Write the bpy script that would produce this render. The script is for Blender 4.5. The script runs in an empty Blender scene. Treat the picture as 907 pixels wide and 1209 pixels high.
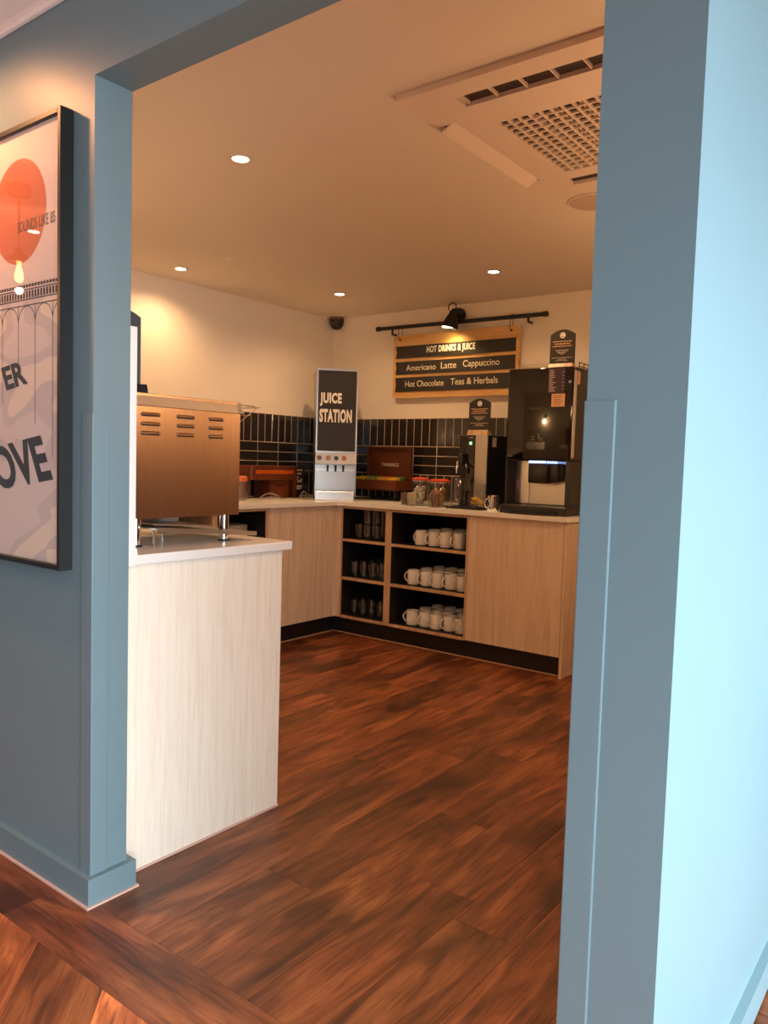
import bpy, bmesh, math, random
from mathutils import Matrix, Vector
random.seed(7)
S = bpy.context.scene
COL = S.collection
PI = math.pi
# ------------------------------------------------------------------ camera
cam = bpy.data.cameras.new('camera')
cam.sensor_fit = 'VERTICAL'; cam.sensor_height = 36.0
cam.lens = 921.014 * 36.0 / 1209.0
cam.clip_start = 0.02
camo = bpy.data.objects.new('camera', cam); COL.objects.link(camo)
rt = Vector((0.79443, 0.60663, 0.02968)); up = Vector((-0.06306, 0.03378, 0.99744)); fw = Vector((-0.60407, 0.79427, -0.06508))
m = Matrix((rt, up, -fw)).transposed().to_4x4(); m.translation = (1.7705, -1.1155, 1.1723)
camo.matrix_world = m
S.camera = camo
# ------------------------------------------------------------------ world, daylight, exposure
W = bpy.data.worlds.new('sky'); S.world = W; W.use_nodes = True
W.node_tree.nodes['Background'].inputs[0].default_value = (0.62, 0.82, 1.0, 1)
W.node_tree.nodes['Background'].inputs[1].default_value = 0.6
S.view_settings.view_transform = 'Standard'; S.view_settings.look = 'None'
S.view_settings.gamma = 1.0; S.view_settings.exposure = 0.0; S.view_settings.use_curve_mapping = False

def lamp(name, kind, loc, power, color, rot=(0, 0, 0), **kw):
    l = bpy.data.lights.new(name, kind); l.energy = power; l.color = color
    for k, v in kw.items(): setattr(l, k, v)
    o = bpy.data.objects.new(name, l); COL.objects.link(o); o.location = loc; o.rotation_euler = rot
    return o
WARM = (1.0, 0.60, 0.29); AMBER = (1.0, 0.42, 0.17)
WIN_X, WY0, WY1, WZ0, WZ1 = 2.75, -3.0, 1.7, 0.05, 1.95
lamp('window_daylight', 'AREA', (WIN_X + 0.45, (WY0 + WY1) / 2, (WZ0 + WZ1) / 2), 210, (0.80, 0.93, 1.0), (0, PI / 2 - 0.38, 0),
     shape='RECTANGLE', size=WZ1 - WZ0, size_y=WY1 - WY0, spread=math.radians(125))
DL = 25.0      # power of one recessed downlight

# ------------------------------------------------------------------ mesh helpers
def lin(r, g, b):
    f = lambda c: (c / 255 / 12.92) if c / 255 <= 0.04045 else ((c / 255 + 0.055) / 1.055) ** 2.4
    return (f(r), f(g), f(b), 1)

class G:
    def __init__(s): s.bm = bmesh.new()
    def box(s, x0, x1, y0, y1, z0, z1, bev=0, seg=1, mi=0):
        b = bmesh.new()
        bmesh.ops.create_cube(b, size=1)
        for v in b.verts:
            v.co = ((x0 + x1) / 2 + v.co.x * (x1 - x0), (y0 + y1) / 2 + v.co.y * (y1 - y0), (z0 + z1) / 2 + v.co.z * (z1 - z0))
        if bev: bmesh.ops.bevel(b, geom=b.edges[:], offset=bev, segments=seg, affect='EDGES', profile=0.5)
        for f in b.faces: f.material_index = mi
        s._join(b); return s
    def _join(s, b):
        me = bpy.data.meshes.new('tmp'); b.to_mesh(me); b.free(); s.bm.from_mesh(me); bpy.data.meshes.remove(me)
    def face(s, pts):
        s.bm.faces.new([s.bm.verts.new(p) for p in pts]); return s
    def loft(s, rings, closed=True, cap=True):
        R = [[s.bm.verts.new(p) for p in r] for r in rings]
        n = len(R[0])
        for a, b in zip(R, R[1:]):
            for i in range(n if closed else n - 1):
                j = (i + 1) % n
                s.bm.faces.new((a[i], a[j], b[j], b[i]))
        if cap:
            s.bm.faces.new(R[0][::-1]); s.bm.faces.new(R[-1])
        return s
    def cyl(s, p0, p1, r0, r1=None, n=16, cap=True):
        p0, p1 = Vector(p0), Vector(p1); r1 = r0 if r1 is None else r1
        d = (p1 - p0).normalized(); a = d.orthogonal().normalized(); b = d.cross(a)
        ring = lambda p, r: [p + r * (math.cos(t) * a + math.sin(t) * b) for t in (2 * PI * i / n for i in range(n))]
        return s.loft([ring(p0, r0), ring(p1, r1)], cap=cap)
    def lathe(s, prof, c=(0, 0, 0), n=24, closed=False):
        rings = [[(c[0] + r * math.cos(2 * PI * i / n), c[1] + r * math.sin(2 * PI * i / n), c[2] + z) for i in range(n)] for r, z in prof]
        return s.loft(rings, cap=not closed) if not closed else s.loft(rings + [rings[0]], cap=False)
    def tube(s, pts, r, n=8, closed=False):
        pts = [Vector(p) for p in pts]; N = len(pts); rings = []; a = None
        for i, p in enumerate(pts):
            if closed: t = pts[(i + 1) % N] - pts[i - 1]
            else: t = pts[min(i + 1, N - 1)] - pts[max(i - 1, 0)]
            t.normalize()
            a = t.orthogonal().normalized() if a is None else (a - t * a.dot(t)).normalized()
            b = t.cross(a)
            rings.append([p + r * (math.cos(2 * PI * k / n) * a + math.sin(2 * PI * k / n) * b) for k in range(n)])
        if closed: return s.loft(rings + [rings[0]], cap=False)
        return s.loft(rings)
    def prism(s, poly, a0, a1, ax='y'):
        mp = {'y': lambda u, v, a: (u, a, v), 'x': lambda u, v, a: (a, u, v), 'z': lambda u, v, a: (u, v, a)}[ax]
        return s.loft([[mp(u, v, a0) for u, v in poly], [mp(u, v, a1) for u, v in poly]])
    def xf(s, M): bmesh.ops.transform(s.bm, matrix=M, verts=s.bm.verts); return s
    def build(s, name, mat, parent=None, origin=None, smooth=None):
        bmesh.ops.remove_doubles(s.bm, verts=s.bm.verts, dist=1e-6)
        bmesh.ops.recalc_face_normals(s.bm, faces=s.bm.faces)
        if origin is not None: bmesh.ops.translate(s.bm, verts=s.bm.verts, vec=-Vector(origin))
        me = bpy.data.meshes.new(name); s.bm.to_mesh(me); s.bm.free()
        for mm in (mat if isinstance(mat, (list, tuple)) else [mat]): me.materials.append(mm)
        if smooth:
            me.shade_smooth(); me.set_sharp_from_angle(angle=math.radians(smooth if smooth is not True else 40))
        return link(name, me, parent)

def link(name, me, parent=None, loc=None):
    o = bpy.data.objects.new(name, me); COL.objects.link(o)
    if parent: o.parent = parent
    if loc is not None: o.location = loc
    return o
def tag(o, label, cat, group=None):
    o['label'] = label; o['category'] = cat
    if group: o['group'] = group
    return o
def thing(name, label, cat, loc=(0, 0, 0), rotz=0, group=None):
    o = bpy.data.objects.new(name, None); COL.objects.link(o); o.empty_display_size = 0.05
    o.location = loc; o.rotation_euler = (0, 0, rotz)
    return tag(o, label, cat, group)
def struct(o): o['kind'] = 'structure'; return o
def dup(root, loc, rotz=0, label=None, group=None):
    r = root.copy(); COL.objects.link(r); r.location = loc; r.rotation_euler = (0, 0, rotz)
    if label: r['label'] = label
    if group: r['group'] = group
    for ch in list(root.children):
        c = ch.copy(); COL.objects.link(c); c.parent = r
        for g in list(ch.children):
            d = g.copy(); COL.objects.link(d); d.parent = c
    return r

def text(name, body, mat, parent, rect, y, bold=0.0, shear=0.0, rot=0.0, depth=0.0008, face='-y', spacing=1.0):
    """lettering as thin geometry that fills rect=(x0,x1,z0,z1) in a plane"""
    cu = bpy.data.curves.new(name, 'FONT'); cu.body = body; cu.size = 1; cu.offset = bold; cu.extrude = 0.001; cu.shear = shear
    cu.space_character = spacing; cu.resolution_u = 4
    t = bpy.data.objects.new('tmp_text', cu); COL.objects.link(t)
    dg = bpy.context.evaluated_depsgraph_get()
    me = bpy.data.meshes.new_from_object(t.evaluated_get(dg))
    bpy.data.objects.remove(t); bpy.data.curves.remove(cu)
    xs = [v.co.x for v in me.vertices]; ys = [v.co.y for v in me.vertices]; zs = [v.co.z for v in me.vertices]
    x0, x1, z0, z1 = rect; cx, cz = (x0 + x1) / 2, (z0 + z1) / 2
    sx = (x1 - x0) / (max(xs) - min(xs)); sy = (z1 - z0) / (max(ys) - min(ys)); mx = (max(xs) + min(xs)) / 2; my = (max(ys) + min(ys)) / 2
    cr, sr = math.cos(rot), math.sin(rot)
    for v in me.vertices:
        a, b = (v.co.x - mx) * sx, (v.co.y - my) * sy
        a, b = a * cr - b * sr, a * sr + b * cr
        d = (v.co.z + 0.001) / 0.002 * depth
        v.co = (cx + a, y - d, cz + b)
    me.name = name; me.materials.clear(); me.materials.append(mat)
    return link(name, me, parent)

# ------------------------------------------------------------------ materials
def newmat(name):
    mt = bpy.data.materials.new(name); mt.use_nodes = True
    return mt, mt.node_tree.nodes, mt.node_tree.links, mt.node_tree.nodes['Principled BSDF']
def mat(name, col, rough=0.5, metal=0.0, var=0.06, scale=6.0, bump=0.0, bscale=80.0, spec=0.5, coat=0.0, stretch=None, emit=None, estr=0.0):
    mt, N, L, P = newmat(name)
    P.inputs['Roughness'].default_value = rough; P.inputs['Metallic'].default_value = metal
    P.inputs['Specular IOR Level'].default_value = spec
    if coat: P.inputs['Coat Weight'].default_value = coat; P.inputs['Coat Roughness'].default_value = 0.05
    tc = N.new('ShaderNodeTexCoord'); mp = N.new('ShaderNodeMapping'); L.new(tc.outputs['Object'], mp.inputs[0])
    if stretch: mp.inputs['Scale'].default_value = stretch
    no = N.new('ShaderNodeTexNoise'); no.inputs['Scale'].default_value = scale; no.inputs['Detail'].default_value = 5; L.new(mp.outputs[0], no.inputs[0])
    mx = N.new('ShaderNodeMix'); mx.data_type = 'RGBA'
    mx.inputs[6].default_value = tuple(c * (1 - var) for c in col[:3]) + (1,); mx.inputs[7].default_value = tuple(min(1, c * (1 + var)) for c in col[:3]) + (1,)
    L.new(no.outputs['Fac'], mx.inputs[0]); L.new(mx.outputs[2], P.inputs['Base Color'])
    if bump:
        n2 = N.new('ShaderNodeTexNoise'); n2.inputs['Scale'].default_value = bscale; n2.inputs['Detail'].default_value = 3; L.new(mp.outputs[0], n2.inputs[0])
        bp = N.new('ShaderNodeBump'); bp.inputs['Strength'].default_value = bump; bp.inputs['Distance'].default_value = 0.004
        L.new(n2.outputs['Fac'], bp.inputs['Height']); L.new(bp.outputs[0], P.inputs['Normal'])
    if emit: P.inputs['Emission Color'].default_value = emit; P.inputs['Emission Strength'].default_value = estr
    return mt
def laminate(name, light, dark, scale=(14, 14, 0.9), rough=0.42):
    mt, N, L, P = newmat(name); P.inputs['Roughness'].default_value = rough
    tc = N.new('ShaderNodeTexCoord'); mp = N.new('ShaderNodeMapping'); L.new(tc.outputs['Object'], mp.inputs[0]); mp.inputs['Scale'].default_value = scale
    a = N.new('ShaderNodeTexNoise'); a.inputs['Scale'].default_value = 2.2; a.inputs['Detail'].default_value = 7; a.inputs['Roughness'].default_value = 0.62; a.inputs['Distortion'].default_value = 0.7; L.new(mp.outputs[0], a.inputs[0])
    b = N.new('ShaderNodeTexNoise'); b.inputs['Scale'].default_value = 14; b.inputs['Detail'].default_value = 3; L.new(mp.outputs[0], b.inputs[0])
    mm = N.new('ShaderNodeMath'); mm.operation = 'MULTIPLY_ADD'; mm.inputs[1].default_value = 0.35; L.new(b.outputs['Fac'], mm.inputs[0]); L.new(a.outputs['Fac'], mm.inputs[2])
    cr = N.new('ShaderNodeValToRGB'); cr.color_ramp.elements[0].position = 0.48; cr.color_ramp.elements[0].color = dark; cr.color_ramp.elements[1].position = 0.74; cr.color_ramp.elements[1].color = light
    L.new(mm.outputs[0], cr.inputs[0]); L.new(cr.outputs[0], P.inputs['Base Color'])
    return mt
def floorwood(name):
    mt, N, L, P = newmat(name)
    tc = N.new('ShaderNodeTexCoord'); oi = N.new('ShaderNodeObjectInfo')
    ml = N.new('ShaderNodeMath'); ml.operation = 'MULTIPLY'; ml.inputs[1].default_value = 37.0; L.new(oi.outputs['Random'], ml.inputs[0])
    cb = N.new('ShaderNodeCombineXYZ'); [L.new(ml.outputs[0], cb.inputs[i]) for i in range(3)]
    ad = N.new('ShaderNodeVectorMath'); L.new(tc.outputs['Object'], ad.inputs[0]); L.new(cb.outputs[0], ad.inputs[1])
    mp = N.new('ShaderNodeMapping'); mp.inputs['Scale'].default_value = (1.0, 5.5, 5.5); L.new(ad.outputs[0], mp.inputs[0])
    a = N.new('ShaderNodeTexNoise'); a.inputs['Scale'].default_value = 2.2; a.inputs['Detail'].default_value = 7; a.inputs['Roughness'].default_value = 0.55; a.inputs['Distortion'].default_value = 1.6; L.new(mp.outputs[0], a.inputs[0])
    mp2 = N.new('ShaderNodeMapping'); mp2.inputs['Scale'].default_value = (1.6, 3.6, 3.6); L.new(ad.outputs[0], mp2.inputs[0])
    b = N.new('ShaderNodeTexNoise'); b.inputs['Scale'].default_value = 1.3; b.inputs['Detail'].default_value = 3; L.new(mp2.outputs[0], b.inputs[0])
    mp3 = N.new('ShaderNodeMapping'); mp3.inputs['Scale'].default_value = (2.2, 48.0, 48.0); L.new(ad.outputs[0], mp3.inputs[0])
    c = N.new('ShaderNodeTexNoise'); c.inputs['Scale'].default_value = 3; c.inputs['Detail'].default_value = 6; c.inputs['Roughness'].default_value = 0.65; c.inputs['Distortion'].default_value = 0.4; L.new(mp3.outputs[0], c.inputs[0])
    m1 = N.new('ShaderNodeMath'); m1.operation = 'MULTIPLY_ADD'; m1.inputs[1].default_value = 0.26; L.new(c.outputs['Fac'], m1.inputs[0]); L.new(a.outputs['Fac'], m1.inputs[2])
    r1 = N.new('ShaderNodeValToRGB'); e = r1.color_ramp.elements
    e[0].position = 0.44; e[0].color = lin(92, 49, 28); e[1].position = 0.80; e[1].color = lin(168, 104, 62)
    k = e.new(0.62); k.color = lin(134, 76, 43)
    L.new(m1.outputs[0], r1.inputs[0])
    r2 = N.new('ShaderNodeValToRGB'); e = r2.color_ramp.elements
    e[0].position = 0.36; e[0].color = (0.36, 0.32, 0.31, 1); e[1].position = 0.54; e[1].color = (1, 1, 1, 1)
    L.new(b.outputs['Fac'], r2.inputs[0])
    x1 = N.new('ShaderNodeMix'); x1.data_type = 'RGBA'; x1.blend_type = 'MULTIPLY'; x1.inputs[0].default_value = 1; L.new(r1.outputs[0], x1.inputs[6]); L.new(r2.outputs[0], x1.inputs[7])
    x2 = N.new('ShaderNodeMix'); x2.data_type = 'RGBA'; x2.blend_type = 'MULTIPLY'; x2.inputs[0].default_value = 1; L.new(x1.outputs[2], x2.inputs[6]); L.new(oi.outputs['Color'], x2.inputs[7])
    r3 = N.new('ShaderNodeValToRGB'); e = r3.color_ramp.elements
    e[0].position = 0.36; e[0].color = (0.62, 0.58, 0.56, 1); e[1].position = 0.46; e[1].color = (1, 1, 1, 1); L.new(c.outputs['Fac'], r3.inputs[0])
    x3 = N.new('ShaderNodeMix'); x3.data_type = 'RGBA'; x3.blend_type = 'MULTIPLY'; x3.inputs[0].default_value = 1; L.new(x2.outputs[2], x3.inputs[6]); L.new(r3.outputs[0], x3.inputs[7])
    L.new(x3.outputs[2], P.inputs['Base Color'])
    P.inputs['Roughness'].default_value = 0.42
    bp = N.new('ShaderNodeBump'); bp.inputs['Strength'].default_value = 0.12; bp.inputs['Distance'].default_value = 0.002; L.new(c.outputs['Fac'], bp.inputs['Height']); L.new(bp.outputs[0], P.inputs['Normal'])
    return mt
def glass(name, col=(1, 1, 1, 1), rough=0.0, ior=1.45):
    mt, N, L, P = newmat(name)
    P.inputs['Base Color'].default_value = col; P.inputs['Roughness'].default_value = rough; P.inputs['Transmission Weight'].default_value = 1.0; P.inputs['IOR'].default_value = ior
    return mt
def emis(name, col, s):
    return mat(name, (0.8, 0.8, 0.8, 1), emit=col, estr=s)

TEAL = mat('teal_paint', lin(110, 133, 141), 0.45, var=0.03, bump=0.05, bscale=160)
CREAM = mat('cream_wall_paint', lin(238, 227, 212), 0.7, var=0.02, bump=0.05, bscale=200)
CEIL = mat('ceiling_paint', lin(226, 212, 196), 0.8, var=0.02)
CEILD = mat('dining_ceiling_paint', lin(250, 236, 230), 0.8, var=0.02)
WOODWALL = laminate('brown_panelling', lin(112, 62, 32), lin(78, 42, 22), (6, 6, 0.6), 0.5)
SEAL = mat('pale_sealant', lin(214, 176, 160), 0.6)
FLOOR = floorwood('vinyl_plank_wood')
LAM = laminate('pale_ash_laminate', lin(228, 206, 182), lin(210, 184, 156))
LAMLIT = laminate('daylit_ash_laminate', lin(248, 237, 220), lin(238, 222, 202), (30, 30, 1.3))  # ash laminate again, lightened: daylight on the peninsula is put into its colour
LAMEDGE = laminate('ash_edge_band', lin(206, 172, 136), lin(180, 140, 106))
WHITE = mat('white_worktop', lin(238, 234, 230), 0.25, var=0.02)
BLACKLAM = mat('black_laminate', lin(32, 29, 29), 0.55)
KICK = mat('black_kickboard', lin(30, 28, 29), 0.4)
TOAST = mat('steel_painted_warm_reflection', (0.52, 0.36, 0.24, 1), 0.30, 1.0, var=0.12, scale=5, stretch=(30, 30, 0.6))  # plain steel; warm reflections of floor and room are painted into the tint
TILE = mat('black_glazed_tile', lin(38, 33, 31), 0.12, var=0.35, scale=14, bump=0.25, bscale=18, coat=0.3)
GROUT = mat('beige_grout', lin(206, 184, 162), 0.9, var=0.1, scale=60)
STEEL = mat('brushed_steel', (0.52, 0.50, 0.48, 1), 0.33, 1.0, var=0.10, scale=5, stretch=(30, 30, 0.6))
STEELH = mat('bright_steel', (0.66, 0.65, 0.63, 1), 0.34, 1.0, var=0.05, scale=8)
CHROME = mat('chrome', (0.86, 0.86, 0.86, 1), 0.08, 1.0, var=0.02)
BLACK = mat('black_plastic', lin(24, 23, 24), 0.38)
GLOSSB = mat('gloss_black_panel', lin(14, 13, 13), 0.06, var=0.02, coat=0.5)
BLKMETAL = mat('black_powder_coat', lin(26, 24, 24), 0.45, var=0.1, scale=40)
PANELB = mat('matt_black_panel', lin(40, 34, 32), 0.5, var=0.05)
LETTER = mat('white_lettering', lin(245, 240, 232), 0.5, var=0.01)
CREAMLET = mat('cream_lettering', lin(228, 214, 190), 0.5, var=0.01)
PLY = laminate('birch_plywood', lin(226, 180, 118), lin(204, 150, 90), (0.9, 9, 9), 0.5)
WALNUT = laminate('brown_stained_wood', lin(110, 52, 24), lin(74, 32, 14), (1.0, 6, 6), 0.35)
TEAWOOD = mat('tea_box_brown', lin(92, 44, 22), 0.45, var=0.08)
PORC = mat('white_porcelain', lin(232, 226, 216), 0.15, var=0.01, coat=0.3)
def thin_glass(name, tint, base=0.05):
    mt, N, L, P = newmat(name)
    tb_ = N.new('ShaderNodeBsdfTransparent'); tb_.inputs[0].default_value = tint
    gb = N.new('ShaderNodeBsdfGlossy'); gb.inputs['Roughness'].default_value = 0.02
    lw = N.new('ShaderNodeLayerWeight'); lw.inputs['Blend'].default_value = 0.5
    pw = N.new('ShaderNodeMath'); pw.operation = 'POWER'; pw.inputs[1].default_value = 4.0; L.new(lw.outputs['Facing'], pw.inputs[0])
    ma = N.new('ShaderNodeMath'); ma.operation = 'MULTIPLY_ADD'; ma.inputs[1].default_value = 0.9; ma.inputs[2].default_value = base; L.new(pw.outputs[0], ma.inputs[0])
    ms = N.new('ShaderNodeMixShader')
    L.new(ma.outputs[0], ms.inputs[0]); L.new(tb_.outputs[0], ms.inputs[1]); L.new(gb.outputs[0], ms.inputs[2]); L.new(ms.outputs[0], N['Material Output'].inputs[0])
    return mt
GLASS = thin_glass('clear_glass', (0.94, 0.95, 0.95, 1), 0.06)
ACRYL = thin_glass('clear_acrylic', (0.93, 0.93, 0.92, 1), 0.08)
RED = mat('red_lid', lin(200, 70, 40), 0.35)
ACW = mat('ac_white_plastic', lin(226, 206, 190), 0.45, var=0.01)
ACD = mat('ac_dark_recess', lin(58, 44, 38), 0.7)
PAPER = mat('note_paper', lin(226, 178, 134), 0.8, var=0.03)
WHITEPANEL = mat('white_melamine', lin(236, 232, 228), 0.35, var=0.02)

# ------------------------------------------------------------------ dimensions
HEAD, T, SK, SKH = 2.0885, 0.106, 0.0185, 0.0757
XL, YB, HC, HD = -2.271, 3.483, 2.2533, 2.318
X1, X2 = 1.2967, 1.4429
XF, YF, ZC = -1.651, 2.863, 0.895
XFL, YFB, = -3.4, -4.2
# ------------------------------------------------------------------ floor
fl = struct(G().box(XFL, WIN_X, YFB, YB + 0.1, -0.08, -0.004).build('floor', FLOOR)); fl.color = (0.8, 0.75, 0.75, 1)
PW = 0.18; GAP = 0.0003
def plank(x0, x1, y0, y1, along, tone):
    L_, w = ((x1 - x0), (y1 - y0)) if along == 'x' else ((y1 - y0), (x1 - x0))
    o = G().box(-L_ / 2 + GAP, L_ / 2 - GAP, -w / 2 + GAP, w / 2 - GAP, -0.004, 0, bev=0.0004).build('floor_plank', FLOOR, fl)
    o.location = ((x0 + x1) / 2, (y0 + y1) / 2, 0); o.rotation_euler = (0, 0, 0 if along == 'x' else PI / 2)
    o.color = tone; return o
def tone(a=0.72, b=1.1):
    t = random.uniform(a, b); return (t, t * random.uniform(0.90, 1.0), t * random.uniform(0.84, 0.98), 1)
ends = {7: 0.66, 8: 0.557, 4: 1.50, 3: 1.23, 6: 1.05, 5: 0.42, 2: 0.75, 9: 0.9}
k0 = 0.762 - 8 * PW
k = -5
while k0 + k * PW < X1:
    a, b = max(k0 + k * PW, XL), min(k0 + (k + 1) * PW, X1)
    if b - a > 0.02:
        y = 0.01; e = ends.get(k, random.uniform(0.3, 1.2))
        while y < YB - 0.01:
            plank(a, b, y, min(e, YB), 'y', tone()); y = e; e += 1.22
            if YB - e < 0.05: e = max(e, YB)
    k += 1
y0b, y1b = -0.168, 0.01
for a, b, tn in ((-3.4, -2.56, None), (-2.56, -1.34, None), (-1.34, -0.125, (0.78, 0.66, 0.62, 1)), (-0.125, 1.095, (0.92, 0.84, 0.8, 1)), (1.095, 2.3, None), (2.3, 2.74, None)):
    plank(a, b, y0b, y1b, 'x', tn or tone())
# diagonal planks of the dining floor, cut along the border board
def clip(poly, f):
    out = []
    for i in range(len(poly)):
        p, q = poly[i], poly[(i + 1) % len(poly)]; fp, fq = f(p), f(q)
        if fp >= 0: out.append(p)
        if fp * fq < 0: t = fp / (fp - fq); out.append((p[0] + t * (q[0] - p[0]), p[1] + t * (q[1] - p[1])))
    return out
DW = 0.1874; s2 = math.sqrt(0.5)
ORG, DRK = (2.9, 2.6, 2.1, 1), (0.95, 0.88, 0.70, 1)
for i in range(-16, 24):
    u0 = -0.12 * s2 + i * DW          # band along (1,-1), measured along (1,1)
    st = random.uniform(0, 1.2) if i not in (-1, 0, 1) else 1.1
    v = -4.0 + st
    while v < 5:
        v1 = v + 1.22
        pts = [((uu + vv) * s2, (uu - vv) * s2) for uu, vv in ((u0 + GAP, v + GAP), (u0 + DW - GAP, v + GAP), (u0 + DW - GAP, v1 - GAP), (u0 + GAP, v1 - GAP))]
        for f in (lambda p: y0b - GAP - p[1], lambda p: p[1] + 1.9, lambda p: p[0] + 2.2, lambda p: 2.6 - p[0]):
            pts = clip(pts, f) if pts else pts
        if len(pts) >= 3:
            c = (sum(p[0] for p in pts) / len(pts), sum(p[1] for p in pts) / len(pts))
            R = Matrix.Rotation(PI / 4, 4, 'Z')
            loc = [(R @ Vector((p[0] - c[0], p[1] - c[1], 0))) for p in pts]
            o = G().prism([(q.x, q.y) for q in loc], -0.004, 0, 'z').build('floor_plank', FLOOR, fl)
            o.location = (c[0], c[1], 0); o.rotation_euler = (0, 0, -PI / 4)
            o.color = DRK if i % 2 == 0 else ORG
        v = v1
# ------------------------------------------------------------------ walls and ceilings
TOP = 2.42
g = G()
g.box(XFL, 0, 0, T, 0, TOP).box(0, X1, 0, T, HEAD, TOP)
wf = struct(g.build('wall_front', [TEAL, CREAM]))
for p in wf.data.polygons:
    if p.normal.y > 0.9: p.material_index = 1
g = G().box(X1, X2, 0, YB + 0.1, 0, TOP)
wr = struct(g.build('wall_right', [TEAL, WOODWALL]))
for p in wr.data.polygons:
    if p.normal.x < -0.9: p.material_index = 1
wl = struct(G().box(XL - 0.1, XL, T, YB + 0.1, 0, TOP).build('wall_left', CREAM))
wb = struct(G().box(XL, X1, YB, YB + 0.1, 0, TOP).build('wall_back', CREAM))
struct(G().box(X2, WIN_X, YB, YB + 0.1, 0, TOP).build('wall_alcove', CREAM))
struct(G().box(XFL - 0.1, XFL, YFB, T, 0, TOP).build('wall_dining_left', TEAL))
struct(G().box(XFL, WIN_X, YFB - 0.1, YFB, 0, TOP).build('wall_dining_back', TEAL))
g = G().box(WIN_X, WIN_X + 0.1, YFB, WY0, 0, TOP).box(WIN_X, WIN_X + 0.1, WY1, YB + 0.1, 0, TOP).box(WIN_X, WIN_X + 0.1, WY0, WY1, 0, WZ0).box(WIN_X, WIN_X + 0.1, WY0, WY1, WZ1, TOP)
struct(g.build('wall_window', CREAM))
wn = struct(G().box(WIN_X + 0.02, WIN_X + 0.08, WY0, WY1, WZ0, WZ0 + 0.05).box(WIN_X + 0.02, WIN_X + 0.08, WY0, WY1, WZ1 - 0.05, WZ1).box(WIN_X + 0.02, WIN_X + 0.08, WY0, WY0 + 0.05, WZ0, WZ1).box(WIN_X + 0.02, WIN_X + 0.08, WY1 - 0.05, WY1, WZ0, WZ1).build('window_1', WHITEPANEL))
for i in range(1, 4):
    yy = WY0 + i * (WY1 - WY0) / 4
    G().box(WIN_X + 0.02, WIN_X + 0.08, yy - 0.025, yy + 0.025, WZ0 + 0.05, WZ1 - 0.05).build('mullion', WHITEPANEL, wn)
ce = struct(G().box(XL, X1, T, YB, HC, HC + 0.1).build('ceiling', CEIL))
struct(G().box(XFL, WIN_X, YFB, 0, HD, HD + 0.1).box(X2, WIN_X, 0, YB, HD, HD + 0.1).build('ceiling_dining', CEILD))
struct(G().box(XFL, X2, -0.014, 0, HD - 0.014, HD, bev=0.002).build('trim_1', CEILD))
# skirting boards with a bead of pale sealant at the floor
def skirt(name, x_in, sgn, xs):
    g = G().box(xs, x_in, -SK, 0, 0.006, SKH, bev=0.003)
    return g
g = G().prism([(XFL, -SK), (SK, -SK), (SK, T + SK), (-0.6, T + SK), (-0.6, T), (0, T), (0, 0), (XFL, 0)], 0.004, SKH, 'z')
bm_ = g.bm
struct(g.build('baseboard_left', TEAL))
b2 = SK + 0.006
struct(G().prism([(XFL, -b2), (b2, -b2), (b2, T + b2), (-0.6, T + b2), (-0.6, T), (0, T), (0, 0), (XFL, 0)], 0, 0.0055, 'z').build('trim_2', SEAL))
g = G().prism([(X1 - SK, -SK), (X2 + SK, -SK), (X2 + SK, YB), (X2, YB), (X2, 0), (X1, 0), (X1, T + 0.5), (X1 - SK, T + 0.5)], 0.004, SKH, 'z')
struct(g.build('baseboard_right', TEAL))
# painted corner guards
def guard(name, xc, sg):
    t, leg = 0.003, 0.046
    # an L of two legs with a rounded nose, outer corner at (xc, 0)
    pts = [(xc - sg * leg, 0), (xc - sg * leg, -t * 0.7), (xc - sg * (leg - 0.002), -t), (xc + sg * (t - 0.002), -t), (xc + sg * (t - 0.0006), -t + 0.0006), (xc + sg * t, -t + 0.002),
           (xc + sg * t, leg - 0.002), (xc + sg * t * 0.7, leg), (xc, leg), (xc, 0)]
    return struct(G().prism(pts, SKH, 1.2708, 'z').build(name, TEAL))
guard('trim_3', 0.0, 1); guard('trim_4', X1, -1)
# white melamine upstand behind the left jamb
up_ = G().box(-0.60, -0.004, T, T + 0.024, 0.8725, 1.503, bev=0.001).build('trim_5', WHITEPANEL); struct(up_)

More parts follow.
